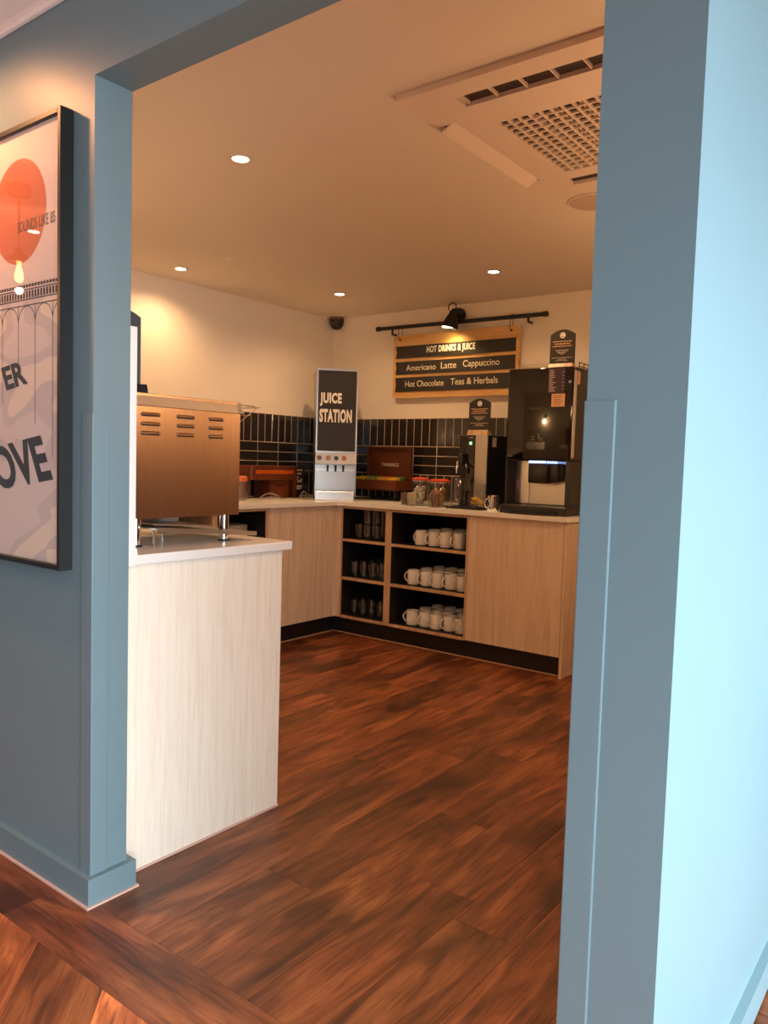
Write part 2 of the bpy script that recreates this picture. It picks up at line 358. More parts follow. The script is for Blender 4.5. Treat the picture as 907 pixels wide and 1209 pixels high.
# ------------------------------------------------------------------ tiled splashback
def tiles(wall, horiz, start, stop, phase, fixed, sgn):
    """horiz: 'x' or 'y' axis the courses run along; tiles stand proud of the grout"""
    z0 = 0.895; V = 0.2
    zv2 = (1.2835, 1.4832); zh = [(1.083 + i * 0.0668, 1.083 + (i + 1) * 0.0668) for i in range(3)]; zv1 = (0.9, 1.083)
    gg = G(); lo, hi = sorted((fixed, fixed + sgn * 0.005))
    if horiz == 'x': gg.box(start, stop, lo, hi, 0.896, 1.4832)
    else: gg.box(lo, hi, start, stop, 0.896, 1.4832)
    gg.build('grout', GROUT, wall)
    cache = {}
    def tile(a, b, za, zb):
        a, b = max(a, start), min(b, stop)
        if b - a < 0.012: return
        w, h = round(b - a - 0.0052, 4), round(zb - za - 0.0052, 4)
        if (w, h) not in cache:
            gt = G(); e = 0.0022
            r0 = [(-w / 2, 0, -h / 2), (w / 2, 0, -h / 2), (w / 2, 0, h / 2), (-w / 2, 0, h / 2)]
            r1 = [(x, -0.0012, z) for x, _, z in r0]
            r2 = [(x - math.copysign(e, x), -0.0024, z - math.copysign(e, z)) for x, _, z in r0]
            gt.loft([r0, r1, r2]); o = gt.build('tile', TILE, wall); cache[(w, h)] = o.data
        else: o = link('tile', cache[(w, h)], wall)
        c, zc = (a + b) / 2, (za + zb) / 2
        f = fixed + sgn * 0.005
        o.location = (c, f, zc) if horiz == 'x' else (f, c, zc)
        rz = 0 if horiz == 'x' else PI / 2
        o.rotation_euler = (random.gauss(0, 0.006), random.gauss(0, 0.002), rz + random.gauss(0, 0.012))
    n = int((start - phase) / 0.0667) - 2
    while phase + n * 0.066667 < stop:
        a = phase + n * 0.066667
        tile(a, a + 0.066667, *zv2); tile(a, a + 0.066667, *zv1); n += 1
    n = int((start - phase) / 0.2) - 2
    while phase + n * 0.2 < stop:
        a = phase + n * 0.2
        for z in zh: tile(a, a + 0.2, *z)
        n += 1
tiles(wb, 'x', XL + 0.0055, 0.02, -1.473, YB, -1)
tiles(wl, 'y', 1.02, YB - 0.0055, 2.706, XL, 1)

# ------------------------------------------------------------------ peninsula counter
o = thing('peninsula_counter', 'pale ash laminate peninsula cabinet standing behind the left jamb under the toaster', 'counter', (-0.38, 0.43, 0))
org = o.location
G().box(-0.70, -0.066, 0.134, 0.705, 0.0, 0.871).build('carcass', LAMLIT, o, org)
G().box(-0.0655, -0.0456, 0.132, 0.7248, 0.006, 0.8715, bev=0.001).build('side_panel', LAMLIT, o, org)
G().box(-0.70, -0.066, 0.7055, 0.7248, 0.006, 0.8715, bev=0.001).build('end_panel', LAMLIT, o, org)
G().box(-0.70, -0.043, 0.134, 0.728, 0, 0.006).build('floor_seal', SEAL, o, org)
tag(G().box(-0.72, -0.018, 0.132, 0.744, 0.872, 0.9, bev=0.004, seg=2).build('peninsula_worktop', WHITE), 'white square-edged worktop on the pale peninsula carrying the toaster', 'worktop')

# ------------------------------------------------------------------ back counter run
def cabinet(name, label, x0, x1, axis, n_shelf=None, door=False, floor_side=None, t=0.018, group=None, tl=None, tr=None):
    """a base unit; axis 'x' = fronts face -Y at YF, axis 'y' = fronts face +X at XF; x0..x1 along the run"""
    tl = tl or t; tr = tr or t
    org = ((x0 + x1) / 2, (YF + YB) / 2, 0) if axis == 'x' else ((XF + XL) / 2, (x0 + x1) / 2, 0)
    o = thing(name, label, 'cabinet', org, group=group)
    def bx(a, b, d0, d1, z0, z1, bev=0.0):   # d measured back from the front plane
        if axis == 'x': return G().box(a, b, YF + d0, YF + d1, z0, z1, bev=bev)
        return G().box(XF - d1, XF - d0, a, b, z0, z1, bev=bev)
    D = 0.60
    e = 0.0
    if not door:
        bx(x0, x0 + tl, 0, D, 0.115, 0.868).build('side_frame', LAMEDGE, o, org)
        bx(x1 - tr, x1, 0, D, 0.115, 0.868).build('side_frame', LAMEDGE, o, org)
        a, b = x0 + tl, x1 - tr
        bx(a, b, 0, 0.012, 0.850, 0.868).build('top_edge', LAMEDGE, o, org)
        bx(a, a + 0.002, 0.004, D, 0.13, 0.85).build('lining', BLACKLAM, o, org)
        bx(b - 0.002, b, 0.004, D, 0.13, 0.85).build('lining', BLACKLAM, o, org)
        bx(a, b, 0.012, D, 0.850, 0.868).build('lining', BLACKLAM, o, org)
        bx(a + 0.002, b - 0.002, D - 0.01, D, 0.13, 0.85).build('back_lining', BLACKLAM, o, org)
        for z0, z1 in ((0.112, 0.130), (0.372, 0.391), (0.630, 0.648)):
            s_ = bx(a + 0.002, b - 0.002, 0.014, D - 0.01, z0, z1 - 0.001).build('shelf', BLACKLAM, o, org)
            bx(a, b, 0, 0.0138, z0, z1, bev=0.001).build('shelf_edge', LAMEDGE, s_, org)
    else:
        bx(x0, x1, 0.02, D, 0.115, 0.868).build('carcass', LAM, o, org)
        bx(x0 + 0.002, x1 - 0.002, 0, 0.0195, 0.117, 0.866, bev=0.001).build('door', LAM, o, org)
    return o
cabinet('open_shelf_unit', 'open black-lined shelf unit seen behind the toaster legs', 1.02, 2.225, 'y', tr=0.02)
# its upright divider
u = [c for c in bpy.data.objects if c.name == 'open_shelf_unit'][0]
G().box(XF - 0.58, XF, 1.79, 1.825, 0.13, 0.85).build('upright_divider', LAMEDGE, u, u.location)
cabinet('base_cabinet', 'closed pale ash base cupboard on the left run beside the juice dispenser', 2.226, 2.828, 'y', door=True)
tag(G().box(XF - 0.02, -1.612, YF, YF + 0.02, 0.115, 0.868, bev=0.001).box(XF - 0.02, XF, 2.829, YF, 0.115, 0.868).build('corner_filler', LAM), 'narrow ash corner filler strip left of the glass tumbler shelves', 'filler panel')
cabinet('tumbler_shelf_unit', 'narrow open shelf unit holding the clear tumblers', -1.611, -1.216, 'x', tl=0.012, tr=0.024)
cabinet('mug_shelf_unit', 'wider open shelf unit holding rows of white mugs', -1.2155, -0.622, 'x', tl=0.024, tr=0.012)
cabinet('base_cabinet', 'closed pale ash base cupboard below the black coffee machine', -0.6215, -0.0135, 'x', door=True)
tag(G().box(-0.013, 0.0049, YF, YB - 0.01, 0, 0.868, bev=0.001).build('end_panel', LAM), 'full-height ash end panel closing the right end of the counter', 'panel')
g = G().box(-0.0131, -0.0126, YF - 0.002, YF, 0, 0.868)
g.bm.free()
# worktop: one L with a rounded inner corner and a rounded free end
ox = 0.031
poly = [(XL + 0.006, 1.02), (XF + ox, 1.02)]
for i in range(7):
    a = PI - i * PI / 12; poly.append((XF + ox + 0.03 + 0.03 * math.cos(a), YF - ox - 0.03 + 0.03 * math.sin(a)))
for i in range(7):
    a = -PI / 2 + i * PI / 12; poly.append((0.0 + 0.022 * math.cos(a), YF - ox + 0.022 + 0.022 * math.sin(a)))
poly += [(0.022, YB - 0.006), (XL + 0.006, YB - 0.006)]
wt = G().prism(poly, 0.869, ZC, 'z')
bmesh.ops.bevel(wt.bm, geom=[e for e in wt.bm.edges if abs(e.verts[0].co.z - ZC) < 1e-4 and abs(e.verts[1].co.z - ZC) < 1e-4], offset=0.004, segments=2, affect='EDGES')
tag(wt.build('worktop', WHITE, smooth=30), 'long L-shaped white worktop along the back corner of the room', 'worktop')
struct(G().box(XF - 0.07, XF - 0.0505, 1.02, YF + 0.05, 0, 0.114).build('baseboard_kitchen_left', KICK))
struct(G().box(XF - 0.0505, -0.0135, YF + 0.0505, YF + 0.07, 0, 0.114).build('baseboard_kitchen_back', KICK))
struct(G().box(XF - 0.0503, XF - 0.044, 1.02, YF + 0.044, 0, 0.006).box(XF - 0.0503, -0.0135, YF + 0.044, YF + 0.0503, 0, 0.006).build('trim_6', LAMEDGE))

# ------------------------------------------------------------------ crockery
def mug_proto():
    o = thing('mug', 'x', 'mug')
    R, H = 0.040, 0.094
    G().lathe([(R - 0.006, 0), (R - 0.001, 0.004), (R, 0.012), (R, H - 0.002), (R - 0.0015, H), (R - 0.0035, H - 0.002), (R - 0.0045, 0.012), (R - 0.012, 0.006), (0.002, 0.0055)], n=24, closed=False).build('cup', PORC, o, smooth=True)
    pts = [(-R + 0.002 - 0.028 * math.sin(t), 0, H * 0.50 + 0.030 * math.cos(t)) for t in (PI * i / 10 for i in range(11))]
    G().tube(pts, 0.0052, 8).build('handle', PORC, o, smooth=True)
    return o
mp_ = mug_proto(); used = [0]
ORD = ('first', 'second', 'third', 'fourth', 'fifth'); ROW = ('front', 'second', 'third', 'rear')
def put_mug(x, y, z, r, shelf, row, col):
    lb = 'white mug, %s from the left in the %s row of the %s mug shelf' % (ORD[col], ROW[row], shelf); gr = 'white mugs on the %s shelf' % shelf
    if not used[0]:
        used[0] = 1; mp_.location = (x, y, z); mp_.rotation_euler = (0, 0, r); mp_['label'] = lb; mp_['group'] = gr
    else: dup(mp_, (x, y, z), r, lb, gr)
for shelf, z, x0, cols in (('top', 0.648, -1.02, 4), ('middle', 0.391, -1.07, 5), ('bottom', 0.130, -1.07, 5)):
    for r in range(3):
        for c in range(cols):
            x = x0 + c * 0.092 + (0.0 if r == 0 else 0.012 * r); y = 2.955 + r * 0.128 + (0.012 if c % 2 else 0)
            if x > -0.675: continue
            rot = random.uniform(-0.2, 0.15) if c == 0 else random.uniform(1.0, 1.35)
            put_mug(x, y, z, rot, shelf, r, c)
def glass_mesh():
    R0, R1, H = 0.026, 0.033, 0.098
    g = G().lathe([(0.002, 0), (R0 - 0.002, 0), (R0, 0.003), (R1, H - 0.001), (R1 - 0.0012, H), (R1 - 0.0022, H - 0.001), (R0 - 0.0025, 0.010), (0.002, 0.009)], n=14)
    o = g.build('tumbler', GLASS, smooth=True); return o
gm = None
for shelf, z, x0 in (('top', 0.648, -1.52), ('middle', 0.391, -1.545), ('bottom', 0.130, -1.545)):
    for r in range(4):
        for c in range(4):
            x = x0 + c * 0.073 + 0.008 * r; y = 2.94 + r * 0.075
            if x > -1.275: continue
            lb = 'clear tumbler, %s from the left in the %s row of the %s glass shelf' % (ORD[c], ROW[r], shelf); gr = 'clear tumblers on the %s shelf' % shelf
            if gm is None: gm = glass_mesh(); q = gm
            else: q = gm.copy(); COL.objects.link(q)
            q.location = (x, y, z); tag(q, lb, 'glass', gr)
            if shelf == 'top' and c > 0:
                q = gm.copy(); COL.objects.link(q); q.location = (x, y, z + 0.0985)
                tag(q, 'stacked clear tumbler, upper layer, %s row, %s from the left' % (ROW[r], ORD[c - 1]), 'glass', 'upper layer of clear tumblers')
pl = None
PLN = ('lowest', 'second', 'third', 'fourth', 'fifth', 'sixth', 'seventh', 'eighth', 'ninth', 'tenth', 'eleventh', 'twelfth', 'topmost')
for i in range(13):
    if pl is None:
        pl = G().lathe([(0.002, 0), (0.055, 0), (0.058, 0.003), (0.098, 0.013), (0.100, 0.016), (0.096, 0.017), (0.058, 0.0075), (0.002, 0.006)], n=28).build('plate', PORC, smooth=True); q = pl
    else: q = pl.copy(); COL.objects.link(q)
    q.location = (-1.78, 2.04, 0.648 + i * 0.0085); tag(q, '%s white plate, counted upwards, in the stack behind the toaster leg' % PLN[i], 'plate', 'stacked white plates')

# ------------------------------------------------------------------ conveyor toaster (front faces +Y, louvred side faces the camera)
o = thing('conveyor_toaster', 'large steel conveyor toaster with louvred side panel on the white peninsula', 'toaster', (-0.33, 0.42, 0.9))
org = o.location
tx0, tx1, ty0, ty1, tz0, tz1 = -0.52, -0.14, 0.214, 0.616, 0.985, 1.347
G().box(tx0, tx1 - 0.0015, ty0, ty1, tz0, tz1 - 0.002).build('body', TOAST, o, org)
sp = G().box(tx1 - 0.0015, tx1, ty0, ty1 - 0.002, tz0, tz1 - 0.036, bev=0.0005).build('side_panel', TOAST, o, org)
for y0, y1 in ((0.238, 0.307), (0.362, 0.432), (0.484, 0.546)):
    for zz in (1.288, 1.261, 1.234):
        r = 0.0045
        g = G()
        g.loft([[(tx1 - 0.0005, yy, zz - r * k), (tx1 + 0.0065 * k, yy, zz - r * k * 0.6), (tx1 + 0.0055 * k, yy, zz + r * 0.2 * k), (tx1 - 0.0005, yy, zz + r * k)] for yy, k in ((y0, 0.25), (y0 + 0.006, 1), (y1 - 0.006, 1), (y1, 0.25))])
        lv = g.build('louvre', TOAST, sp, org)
        G().box(tx1 - 0.0002, tx1 + 0.004, y0 + 0.004, y1 - 0.004, zz - r * 1.5, zz - r * 1.02).build('slot', ACD, sp, org)
G().prism([(tx0, tz1 - 0.036), (tx1 + 0.008, tz1 - 0.036), (tx1 - 0.004, tz1), (tx0, tz1)], ty0 - 0.002, ty1 + 0.003, 'y').build('top_lip', mat('steel_painted_sheen', (0.90, 0.87, 0.84, 1), 0.36, 1.0, var=0.04), o, org)  # lip steel made lighter, its reflected brightness is in the base colour
G().loft([[(tx1 + 0.0085, yy, tz1 - 0.035), (tx1 + 0.0095, yy, tz1 - 0.035), (tx1 - 0.0025, yy, tz1 - 0.001), (tx1 - 0.0035, yy, tz1 - 0.001)] for yy in (ty1 - 0.014, ty1 + 0.003)]).build('lip_end_cap', STEELH, o, org)
for x, y in ((-0.168, 0.578), (-0.185, 0.256), (-0.49, 0.578), (-0.49, 0.256)):
    lg = G().lathe([(0.016, 0.006), (0.016, 0.085)], (x, y, 0.9), 20).build('leg', CHROME, o, org, smooth=True)
    G().lathe([(0.0185, 0), (0.0185, 0.004), (0.014, 0.0065)], (x, y, 0.9), 20).build('foot', BLACK, lg, org, smooth=True)
g = G()   # sloping wire feed rack on the front
for i in range(5):
    x = -0.17 - i * 0.075
    g.tube([(x, ty1 + 0.004, 1.272), (x, ty1 + 0.10, 1.338), (x, ty1 + 0.085, 1.341), (x, ty1 + 0.004, 1.341)], 0.0016, 6)
g.tube([(-0.16, ty1 + 0.06, 1.310), (-0.48, ty1 + 0.06, 1.310)], 0.0016, 6).tube([(-0.16, ty1 + 0.1, 1.338), (-0.48, ty1 + 0.1, 1.338)], 0.0016, 6)
g.build('feed_rack', CHROME, o, org, smooth=True)
# sloping crumb and delivery tray on little feet
def slab(x0, x1, y0, y1, za, zb, t):
    return G().loft([[(x0, y0, za), (x1, y0, za), (x1, y0, za - t), (x0, y0, za - t)], [(x0, y1, zb), (x1, y1, zb), (x1, y1, zb - t), (x0, y1, zb - t)]])
tr = slab(-0.46, -0.12, 0.282, 0.674, 0.957, 0.926, 0.0045).build('delivery_tray', STEEL, o, org)
slab(-0.1205, -0.118, 0.282, 0.676, 0.9605, 0.9285, 0.014).build('tray_rim', STEELH, tr, org)
slab(-0.44, -0.16, 0.30, 0.52, 0.967, 0.953, 0.004).build('tray_plate', STEELH, tr, org)
G().box(-0.15, -0.145, 0.29, 0.295, 0.9, 0.95).box(-0.445, -0.44, 0.29, 0.295, 0.9, 0.95).build('tray_foot', STEELH, tr, org)
G().cyl((-0.2, 0.25, 0.935), (-0.42, 0.42, 0.972), 0.006, n=10).build('drive_rod', BLACK, o, org, smooth=True)
G().box(-0.44, -0.30, 0.36, 0.50, 0.955, 0.985).build('motor_housing', STEEL, o, org)

# ------------------------------------------------------------------ arched table signs
def arch_sign(name, label, loc, rotz, w=0.145, h=0.20, basemat=None, tb=0.028, bk=1.0):
    o = thing(name, label, 'sign', loc, rotz)
    pts = [(-w / 2, tb), (w / 2, tb)]
    hs = h - 0.028
    for i in range(13):
        a = i / 12; x = w / 2 - a * w
        pts.append((x, tb + hs + 0.028 * (1 - (2 * x / w) ** 2)))
    G().prism(pts, -0.004, 0.004).build('sign_panel', PANELB, o)
    G().loft([[(-w / 2 * k * bk, -d, z), (w / 2 * k * bk, -d, z), (w / 2 * k * bk, d, z), (-w / 2 * k * bk, d, z)] for k, d, z in ((0.96, 0.028, 0), (0.92, 0.016, tb + 0.006))]).build('base', basemat or LAMEDGE, o)
    G().cyl((0, -0.0038, tb + h - 0.032), (0, -0.0052, tb + h - 0.032), 0.0165, n=24).build('round_logo', LETTER, o)
    g = G()
    for i in range(18):   # the ring mark inside the logo
        a0, a1 = 0.6 + i * 0.28, 0.6 + (i + 1) * 0.28
        p = lambda a, r: (r * math.cos(a), -0.0056, tb + h - 0.032 + r * math.sin(a))
        g.face([p(a0, 0.0075), p(a1, 0.0075), p(a1, 0.0105), p(a0, 0.0105)])
    g.build('logo_mark', PANELB, o)
    zt = tb + h - 0.066
    for dz, ww, hh, mt in ((0, 0.8, 0.007, PAPER), (0.013, 0.62, 0.008, PAPER), (0.026, 0.78, 0.007, PAPER), (0.048, 0.56, 0.0035, CREAMLET), (0.056, 0.42, 0.0035, CREAMLET), (0.063, 0.36, 0.0035, CREAMLET), (0.070, 0.16, 0.0035, CREAMLET), (0.090, 0.84, 0.0035, CREAMLET), (0.099, 0.32, 0.003, CREAMLET), (0.106, 0.5, 0.003, CREAMLET)):
        g = G(); x = -w * ww / 2; rnd = random.Random(int(dz * 1e4))
        while x < w * ww / 2 - 0.004:      # word-sized dashes of small print
            x1 = min(x + rnd.uniform(0.006, 0.02), w * ww / 2)
            g.box(x, x1, -0.0047, -0.004, zt - dz - hh * 0.35, zt - dz + hh * 0.35); x = x1 + 0.003
        g.build('print_line', mt, o)
    return o
arch_sign('arched_sign', 'arched black sign with round logo standing on the coffee machine', (-0.128, 2.985, 1.7255), 0, 0.148, 0.195, tb=0.014)
arch_sign('arched_sign', 'arched black sign in a wooden block on top of the hot water boiler', (-0.778, 3.21, 1.353), 0, 0.155, 0.205)
arch_sign('arched_sign', 'arched black sign with dark base on top of the toaster', (-0.32, 0.272, 1.3475), math.radians(62), 0.15, 0.235, BLACK, 0.03, 1.34)

# ------------------------------------------------------------------ juice dispenser in the corner, turned 45 degrees
o = thing('juice_dispenser', 'tall steel juice dispenser with black JUICE STATION panel in the corner', 'drink dispenser', (-1.70, 2.892, ZC), PI / 4)
w = 0.139; D = 0.40
G().box(-w, w, 0.02, D, 0.24, 0.889, bev=0.002).build('cabinet_body', STEEL, o)
G().box(-w + 0.004, w - 0.004, 0.085, D, 0.0, 0.24).build('rear_column', STEEL, o)
pf = G().box(-w, -w + 0.010, 0, 0.02, 0.322, 0.889).box(w - 0.010, w, 0, 0.02, 0.322, 0.889).box(-w + 0.01, w - 0.01, 0, 0.02, 0.873, 0.889).box(-w + 0.01, w - 0.01, 0, 0.02, 0.322, 0.334).build('panel_frame', STEEL, o)
bp_ = G().box(-w + 0.0105, w - 0.0105, 0.004, 0.019, 0.3345, 0.8725).build('black_panel', PANELB, o)
text('lettering', 'JUICE', LETTER, bp_, (-0.117, 0.030, 0.635, 0.726), 0.004, bold=0.05, spacing=1.12)
text('lettering', 'STATION', LETTER, bp_, (-0.118, 0.101, 0.527, 0.617), 0.004, bold=0.05, spacing=1.12)
cs = G().prism([(-0.012, 0.248), (0.03, 0.244), (0.03, 0.3205), (-0.002, 0.3205)], -w, w, 'x').build('control_strip', STEELH, o)
cols = [mat('button_red', lin(150, 60, 36), 0.3), mat('button_orange', lin(214, 120, 30), 0.3), mat('button_green', lin(38, 80, 52), 0.3), mat('button_peach', lin(222, 120, 64), 0.3)]
for i, bx_ in enumerate((-0.112, -0.052, 0.002, 0.055)):
    b_ = G().cyl((bx_, -0.006, 0.288), (bx_, -0.018, 0.287), 0.0155, 0.0150, 18).build('button', BLACK, o, smooth=True)
    G().cyl((bx_, -0.018, 0.287), (bx_, -0.0195, 0.287), 0.0115, 0.011, 18).build('button_disc', cols[i], b_, smooth=True)
    if i:
        G().lathe([(0.006, 0), (0.007, 0.03), (0.009, 0.048)], (bx_, 0.03, 0.196), 12).build('nozzle', BLACK, o, smooth=True)
for s in (-1, 1):
    a, b = sorted((s * w, s * (w - 0.004)))
    G().box(a, b, 0.0, 0.085, 0.03, 0.246).build('cheek', STEEL, o)
G().box(-w + 0.004, w - 0.004, 0.075, 0.0848, 0.062, 0.243).build('splash_panel', STEEL, o)
G().box(-w + 0.004, w - 0.004, 0.06, 0.0748, 0.2, 0.214).build('splash_ridge', STEELH, o)
dt = G().box(-w + 0.002, w - 0.010, -0.006, 0.0845, 0.0, 0.062, bev=0.003).build('drip_tray', STEELH, o)
G().box(-w + 0.012, w - 0.02, 0.004, 0.074, 0.0605, 0.0635).build('drip_grid', ACD, dt)

# ------------------------------------------------------------------ tea box on a black riser
o = thing('tea_box_riser', 'black wire riser holding the open brown tea box', 'stand', (-1.63, 3.33, ZC))
org = o.location
G().box(-1.82, -1.43, 3.21, 3.44, 0.9655, 0.970).build('shelf', BLKMETAL, o, org)
for x in (-1.815, -1.437):
    g = G().tube([(x, 3.215, 0.966), (x, 3.215, 0.899), (x, 3.435, 0.899), (x, 3.435, 0.966)], 0.004, 8); g.build('leg', BLKMETAL, o, org, smooth=True)
G().box(-1.80, -1.36, 3.40, 3.46, 0.8955, 0.912).build('rear_foot_bar', BLKMETAL, o, org)
o = thing('tea_box', 'open brown wooden tea box reading TWININGS with coloured sachets', 'tea box', (-1.63, 3.30, 0.970))
org = o.location
x0, x1, y0, y1, z0, z1 = -1.820, -1.432, 3.215, 3.415, 0.9705, 1.040
G().box(x0, x1, y0, y0 + 0.008, z0, z1, bev=0.001).build('front_wall', TEAWOOD, o, org)
G().box(x0, x1, y1 - 0.008, y1, z0, z1).build('rear_wall', TEAWOOD, o, org)
G().box(x0, x0 + 0.008, y0 + 0.008, y1 - 0.008, z0, z1).build('side_wall', TEAWOOD, o, org)
G().box(x1 - 0.008, x1, y0 + 0.008, y1 - 0.008, z0, z1).build('side_wall', TEAWOOD, o, org)
G().box(x0 + 0.008, x1 - 0.008, y0 + 0.008, y1 - 0.008, z0, z0 + 0.008).build('base_board', TEAWOOD, o, org)
for i in range(1, 4):
    xx = x0 + i * (x1 - x0) / 4; G().box(xx - 0.002, xx + 0.002, y0 + 0.008, y1 - 0.008, z0 + 0.008, z1 - 0.012).build('divider', TEAWOOD, o, org)
ld = G().box(x0, x1, y1 - 0.014, y1 + 0.002, z1 + 0.002, 1.278, bev=0.002).build('lid', TEAWOOD, o, org)
G().box(x0 + 0.0, x0 + 0.012, y1 - 0.034, y1 - 0.0145, z1 + 0.002, 1.278).box(x1 - 0.012, x1, y1 - 0.034, y1 - 0.0145, z1 + 0.002, 1.278).box(x0 + 0.012, x1 - 0.012, y1 - 0.034, y1 - 0.0145, 1.266, 1.278).build('lid_rim', TEAWOOD, ld, org)
text('lettering', 'TWININGS', CREAMLET, ld, (-0.068, 0.088, 0.165, 0.190), y1 - 0.0145 - 3.30, bold=0.0, spacing=1.1)
tcs = [(214, 170, 40), (86, 118, 60), (150, 150, 90), (226, 196, 60), (214, 160, 60), (190, 70, 40)]
TM = [mat('sachet_%d' % i, lin(*c), 0.5) for i, c in enumerate(tcs)]
for i, xs in enumerate((-1.772, -1.676, -1.578, -1.480)):
    for j in range(4):
        yy = y0 + 0.022 + j * 0.028
        b_ = G().box(xs - 0.036, xs + 0.036, yy, yy + 0.018, z0 + 0.0085, z1 + 0.016 + 0.003 * j).build('tea_sachet', TM[(i * 2 + (j > 1)) % 6 if i != 1 else (1 if j % 2 else 2)])
        tag(b_, ('yellow', 'green', 'lemon yellow', 'orange')[i] + ' tea sachet in the open brown tea box, %s of its row' % ('front', 'second', 'third', 'rear')[j], 'tea bag', ('yellow', 'green', 'lemon', 'orange')[i] + ' tea sachets')

# ------------------------------------------------------------------ jars, tumblers and jug on the back counter
CONT1 = mat('sugar_sachets', lin(226, 206, 176), 0.8, var=0.5, scale=40, bump=0.6, bscale=40)
CONT2 = mat('wrapped_biscuits', lin(196, 140, 84), 0.6, var=0.6, scale=45, bump=0.6, bscale=40)
CONT3 = mat('patterned_sachets', lin(150, 112, 84), 0.6, var=0.8, scale=60)
def jar(label, x, y, r, h, cont, fill, lidmat=RED):
    o = thing('storage_jar', label, 'jar', (x, y, ZC))
    G().lathe([(0.002, 0), (r - 0.004, 0), (r, 0.005), (r, h * 0.72), (r * 0.93, h * 0.8), (r * 0.88, h * 0.84), (r * 0.88, h * 0.88), (r * 0.84, h * 0.88), (r * 0.84, h * 0.83), (r - 0.006, h * 0.72), (r - 0.006, 0.009), (0.002, 0.007)], n=24).build('glass_body', GLASS, o, smooth=True)
    G().lathe([(r * 0.9, h * 0.882), (r * 0.98, h * 0.89), (r * 0.98, h * 0.94), (r * 0.7, h * 0.99), (0.002, h)], n=24).build('lid', lidmat, o, smooth=True)
    for i in range(22):
        a = i * 2.4; rr = (r - 0.024) * (0.35 + 0.65 * ((i * 7) % 5) / 4)
        z = 0.02 + fill * (i / 22)
        G().box(-0.015, 0.015, -0.011, 0.011, -0.011, 0.011, bev=0.005).xf(Matrix.Translation((rr * math.cos(a), rr * math.sin(a), z)) @ Matrix.Rotation(a, 4, (0.4, 0.7, 0.6))).build('sachet', cont, o)
    G().tube([(r * 0.97 * math.cos(t), r * 0.97 * math.sin(t), h * 0.86) for t in (2 * PI * i / 24 for i in range(24))], 0.0016, 6, True).build('wire_clasp', CHROME, o, smooth=True)
    return o
jar('glass jar with red lid and white sachets left of the larger jar', -1.094, 3.03, 0.058, 0.182, CONT1, 0.10)
jar('wide glass jar with red lid and brown snacks beside the steel jug', -0.948, 3.03, 0.070, 0.176, CONT2, 0.09)
def pot(name, label, x, y, r, h, mt, inner=None, ln='body'):
    o = thing(name, label, 'pot', (x, y, ZC))
    G().lathe([(0.002, 0), (r * 0.9, 0), (r * 0.92, 0.002), (r, h), (r - 0.002, h), (r * 0.88, 0.005), (0.002, 0.004)], n=20).build(ln, mt, o, smooth=True)
    if inner:
        for i in range(7):
            a = i * 2.3
            G().box(-0.012, 0.012, -0.002, 0.002, 0, h * 0.95).xf(Matrix.Translation((r * 0.5 * math.cos(a), r * 0.5 * math.sin(a), 0.006)) @ Matrix.Rotation(a, 4, 'Z') @ Matrix.Rotation(0.12, 4, 'X')).build('sachet', inner, o)
    return o
pot('sachet_pot', 'small glass pot of pale sachets in front of the white sachet jar', -1.085, 2.925, 0.036, 0.082, GLASS, CONT1)
pot('sachet_pot', 'small patterned sachet pot in front of the wide snack jar', -0.905, 2.915, 0.034, 0.085, GLASS, CONT3)
pot('sachet_pot', 'small glass pot at the left edge of the jar group', -1.165, 2.965, 0.032, 0.078, GLASS, CONT3)
# tall clear carafe in front of the boiler
o = thing('carafe', 'tall clear water carafe between the jars and the boiler spout', 'carafe', (-0.79, 3.00, ZC + 0.0125))
G().lathe([(0.002, 0.0), (0.044, 0.0), (0.047, 0.006), (0.047, 0.14), (0.040, 0.165), (0.040, 0.175), (0.037, 0.175), (0.037, 0.165), (0.044, 0.139), (0.044, 0.008), (0.002, 0.006)], n=24).build('glass_body', GLASS, o, smooth=True)
# second glass jug with fruit slices
FRU = mat('fruit_yellow', lin(224, 176, 40), 0.5, var=0.4, scale=30)
o = thing('fruit_jug', 'clear glass jug holding yellow fruit beside the boiler', 'jug', (-0.64, 2.985, ZC + 0.0125))
G().lathe([(0.002, 0.0), (0.052, 0.0), (0.055, 0.006), (0.056, 0.145), (0.053, 0.145), (0.052, 0.008), (0.002, 0.006)], n=24).build('glass_body', GLASS, o, smooth=True)
for i in range(7):
    a = i * 1.9; G().cyl((0.022 * math.cos(a), 0.022 * math.sin(a), 0.012 + i * 0.007), (0.022 * math.cos(a) + 0.002, 0.022 * math.sin(a), 0.016 + i * 0.007), 0.02, n=14).build('fruit_slice', FRU, o, smooth=True)
o = thing('steel_jug', 'small chrome milk jug on the counter front beside the coffee machine', 'jug', (-0.485, 2.905, ZC))
G().lathe([(0.002, 0), (0.033, 0), (0.036, 0.004), (0.035, 0.04), (0.031, 0.07), (0.035, 0.094), (0.033, 0.094), (0.029, 0.07), (0.033, 0.04), (0.033, 0.006), (0.002, 0.005)], n=24).build('body', CHROME, o, smooth=True)
G().tube([(-0.033 - 0.022 * math.sin(t), -0.004, 0.048 + 0.028 * math.cos(t)) for t in (PI * i / 8 for i in range(9))], 0.004, 8).build('handle', CHROME, o, smooth=True)

